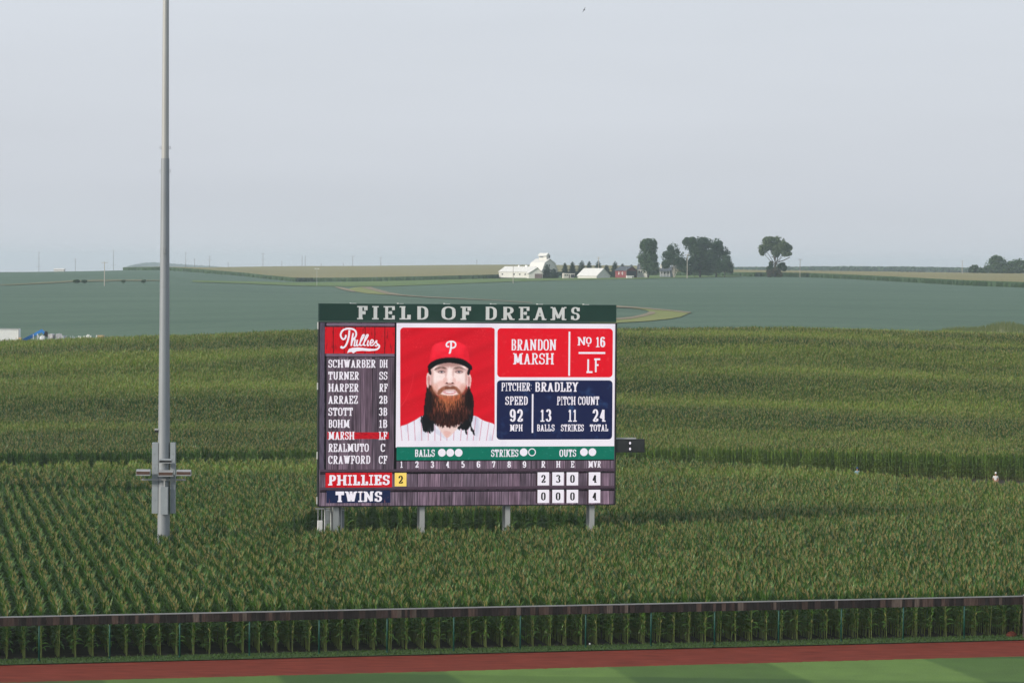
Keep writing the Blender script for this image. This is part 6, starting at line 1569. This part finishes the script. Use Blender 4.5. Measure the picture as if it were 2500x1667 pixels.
def person(label, px, ytop, D, shirt, cap, rz, bend=0.0):
    p = at_depth(px, ytop, D); g = tz(p.x, D); s = (p.z - g) / 1.86
    t = thing('person', label, 'person', (p.x, D, g), rz); t.scale = (s, s, s)
    v = [(0, 0, .98), (0, .01, 1.18), (0, .01, 1.36), (0, 0, 1.47), (0, -.01, 1.56), (0, -.02, 1.66), (0, -.01, 1.76)]; e_ = [(0, 1), (1, 2), (2, 3), (3, 4), (4, 5), (5, 6)]; r1 = [(.15, .12), (.14, .11), (.16, .11), (.07, .07), (.058, .06), (.078, .095), (.06, .07)]
    for sx in (-1, 1):
        i = len(v); v += [(sx * .19, .01, 1.41), (sx * .25, .03, 1.14), (sx * .22, -.12, .93), (sx * .21, -.17, .87)]; e_ += [(2, i), (i, i + 1), (i + 1, i + 2), (i + 2, i + 3)]; r1 += [.062, .045, .034, .04]
        j = len(v); v += [(sx * .09, 0, .90), (sx * .11, -.01, .50), (sx * .12, .02, .09), (sx * .13, -.13, .05)]; e_ += [(0, j), (j, j + 1), (j + 1, j + 2), (j + 2, j + 3)]; r1 += [.095, .065, .045, .042]
        for q in range(5):
            k_ = len(v); a = (q - 1.5) * .022; v += [(sx * (.21 + a * .6), -.20 - .01 * (q % 2), .86), (sx * (.20 + a * .6), -.235 + .012 * abs(q - 2), .815)]; e_ += [(i + 3, k_), (k_, k_ + 1)]; r1 += [.011, .009]
    skin_body('body', v, e_, r1, M['skin'], t)
    v = [(0, 0, .96), (0, .01, 1.16), (0, .01, 1.36), (0, 0, 1.45)]; e_ = [(0, 1), (1, 2), (2, 3)]; r1 = [(.175, .14), (.165, .13), (.185, .13), (.085, .085)]
    for sx in (-1, 1): i = len(v); v += [(sx * .19, .01, 1.41), (sx * .235, .02, 1.22)]; e_ += [(2, i), (i, i + 1)]; r1 += [.08, .07]
    skin_body('shirt', v, e_, r1, shirt, t)
    v = [(0, 0, 1.0)]; e_ = []; r1 = [(.16, .13)]
    for sx in (-1, 1): j = len(v); v += [(sx * .09, 0, .90), (sx * .11, -.01, .50), (sx * .12, .02, .11)]; e_ += [(0, j), (j, j + 1), (j + 1, j + 2)]; r1 += [.11, .08, .065]
    skin_body('trousers', v, e_, r1, M['trousers'], t)
    mb = MB(); mb.sphere((0, .0, 1.75), (.098, .118, .105), 16, 8); mb.box((0, -.15, 1.755), (.15, .12, .015)); mb.build('cap', cap, t, smooth=True)
    mb = MB(); mb.sphere((0, .035, 1.68), (.088, .085, .08), 12, 6); mb.build('hair', M['hairm'], t, smooth=True)
    mb = MB()
    for sx in (-1, 1): mb.sphere((sx * .035, -.108, 1.69), (.012, .008, .008), 6, 4)
    mb.sphere((0, -.125, 1.655), (.014, .02, .022), 8, 5); mb.box((0, -.112, 1.615), (.045, .008, .009)); mb.build('face_features', M['hairm'], t)
person('person in blue cap and pale blue shirt standing in the corn lane at the right', 2093, 1139.5, 283, M['shirt_blue'], M['cap_blue'], R(12))
person('person in white cap and white shirt standing in the lane near the right edge', 2431, 1151.5, 277, M['shirt_white'], M['white_paint'], R(-15))
p = at_depth(2342, 1293, 218); mb = MB(); mb.tube([(0, 0, 0), (0, 0, p.z + .12)], .012, 5)
t = thing('marker_stake', 'small white marker flag poking out of the corn at the right', 'marker', (p.x, p.y, 0)); mb.build('stake', M['galv_light'], t)
mb = MB(); mb.prism([(-.05, 0, p.z - .16), (.06, .01, p.z - .14), (.05, .01, p.z + .14), (-.04, 0, p.z + .12)], (0, .01, 0)); mb.build('flag', M['white_paint'], t)
# bird
p = at_depth(1427, 25, 190)
bird = thing('bird', 'small dark bird flying high in the empty sky', 'bird', p, R(30)); bird.rotation_euler = (R(10), R(-62), R(20)); bird.scale = (.6, .6, .6)
skin_body('body', [(0, 0, 0), (0, -.09, .01), (0, -.15, .02), (0, .1, 0), (0, .19, 0)], [(0, 1), (1, 2), (0, 3), (3, 4)], [.042, .035, .024, .03, .012], M['black'], bird)
for sx in (-1, 1):
    mb = MB(); pts_ = [(0, -.06, .01), (sx * .16, -.09, .07), (sx * .36, .03, .05), (sx * .18, .05, .05), (0, .07, .01)]
    mb.prism(pts_ if sx > 0 else pts_[::-1], (0, 0, .012)); mb.build('wing', M['black'], bird)
mb = MB(); mb.prism([(-.02, .16, 0), (.02, .16, 0), (.055, .30, 0), (-.055, .30, 0)], (0, 0, .01)); mb.build('tail', M['black'], bird)

# ------------------------------------------------------------------ haze in the air
hm = bpy.data.materials.new('haze_air'); hm.use_nodes = True; t = hm.node_tree; t.nodes.clear()
pv = t.nodes.new('ShaderNodeVolumePrincipled'); pv.inputs['Color'].default_value = (0.80, 0.93, 1.0, 1); pv.inputs['Density'].default_value = 0.000115; pv.inputs['Anisotropy'].default_value = 0.2
o_ = t.nodes.new('ShaderNodeOutputMaterial'); t.links.new(pv.outputs[0], o_.inputs['Volume'])
mb = MB(); mb.box((0, 4650, 24.5), (5600, 9900, 53)); hz = mb.build('haze', hm); hz['kind'] = 'stuff'
hz['label'] = 'thin pale summer haze over the whole valley'; hz['category'] = 'haze'
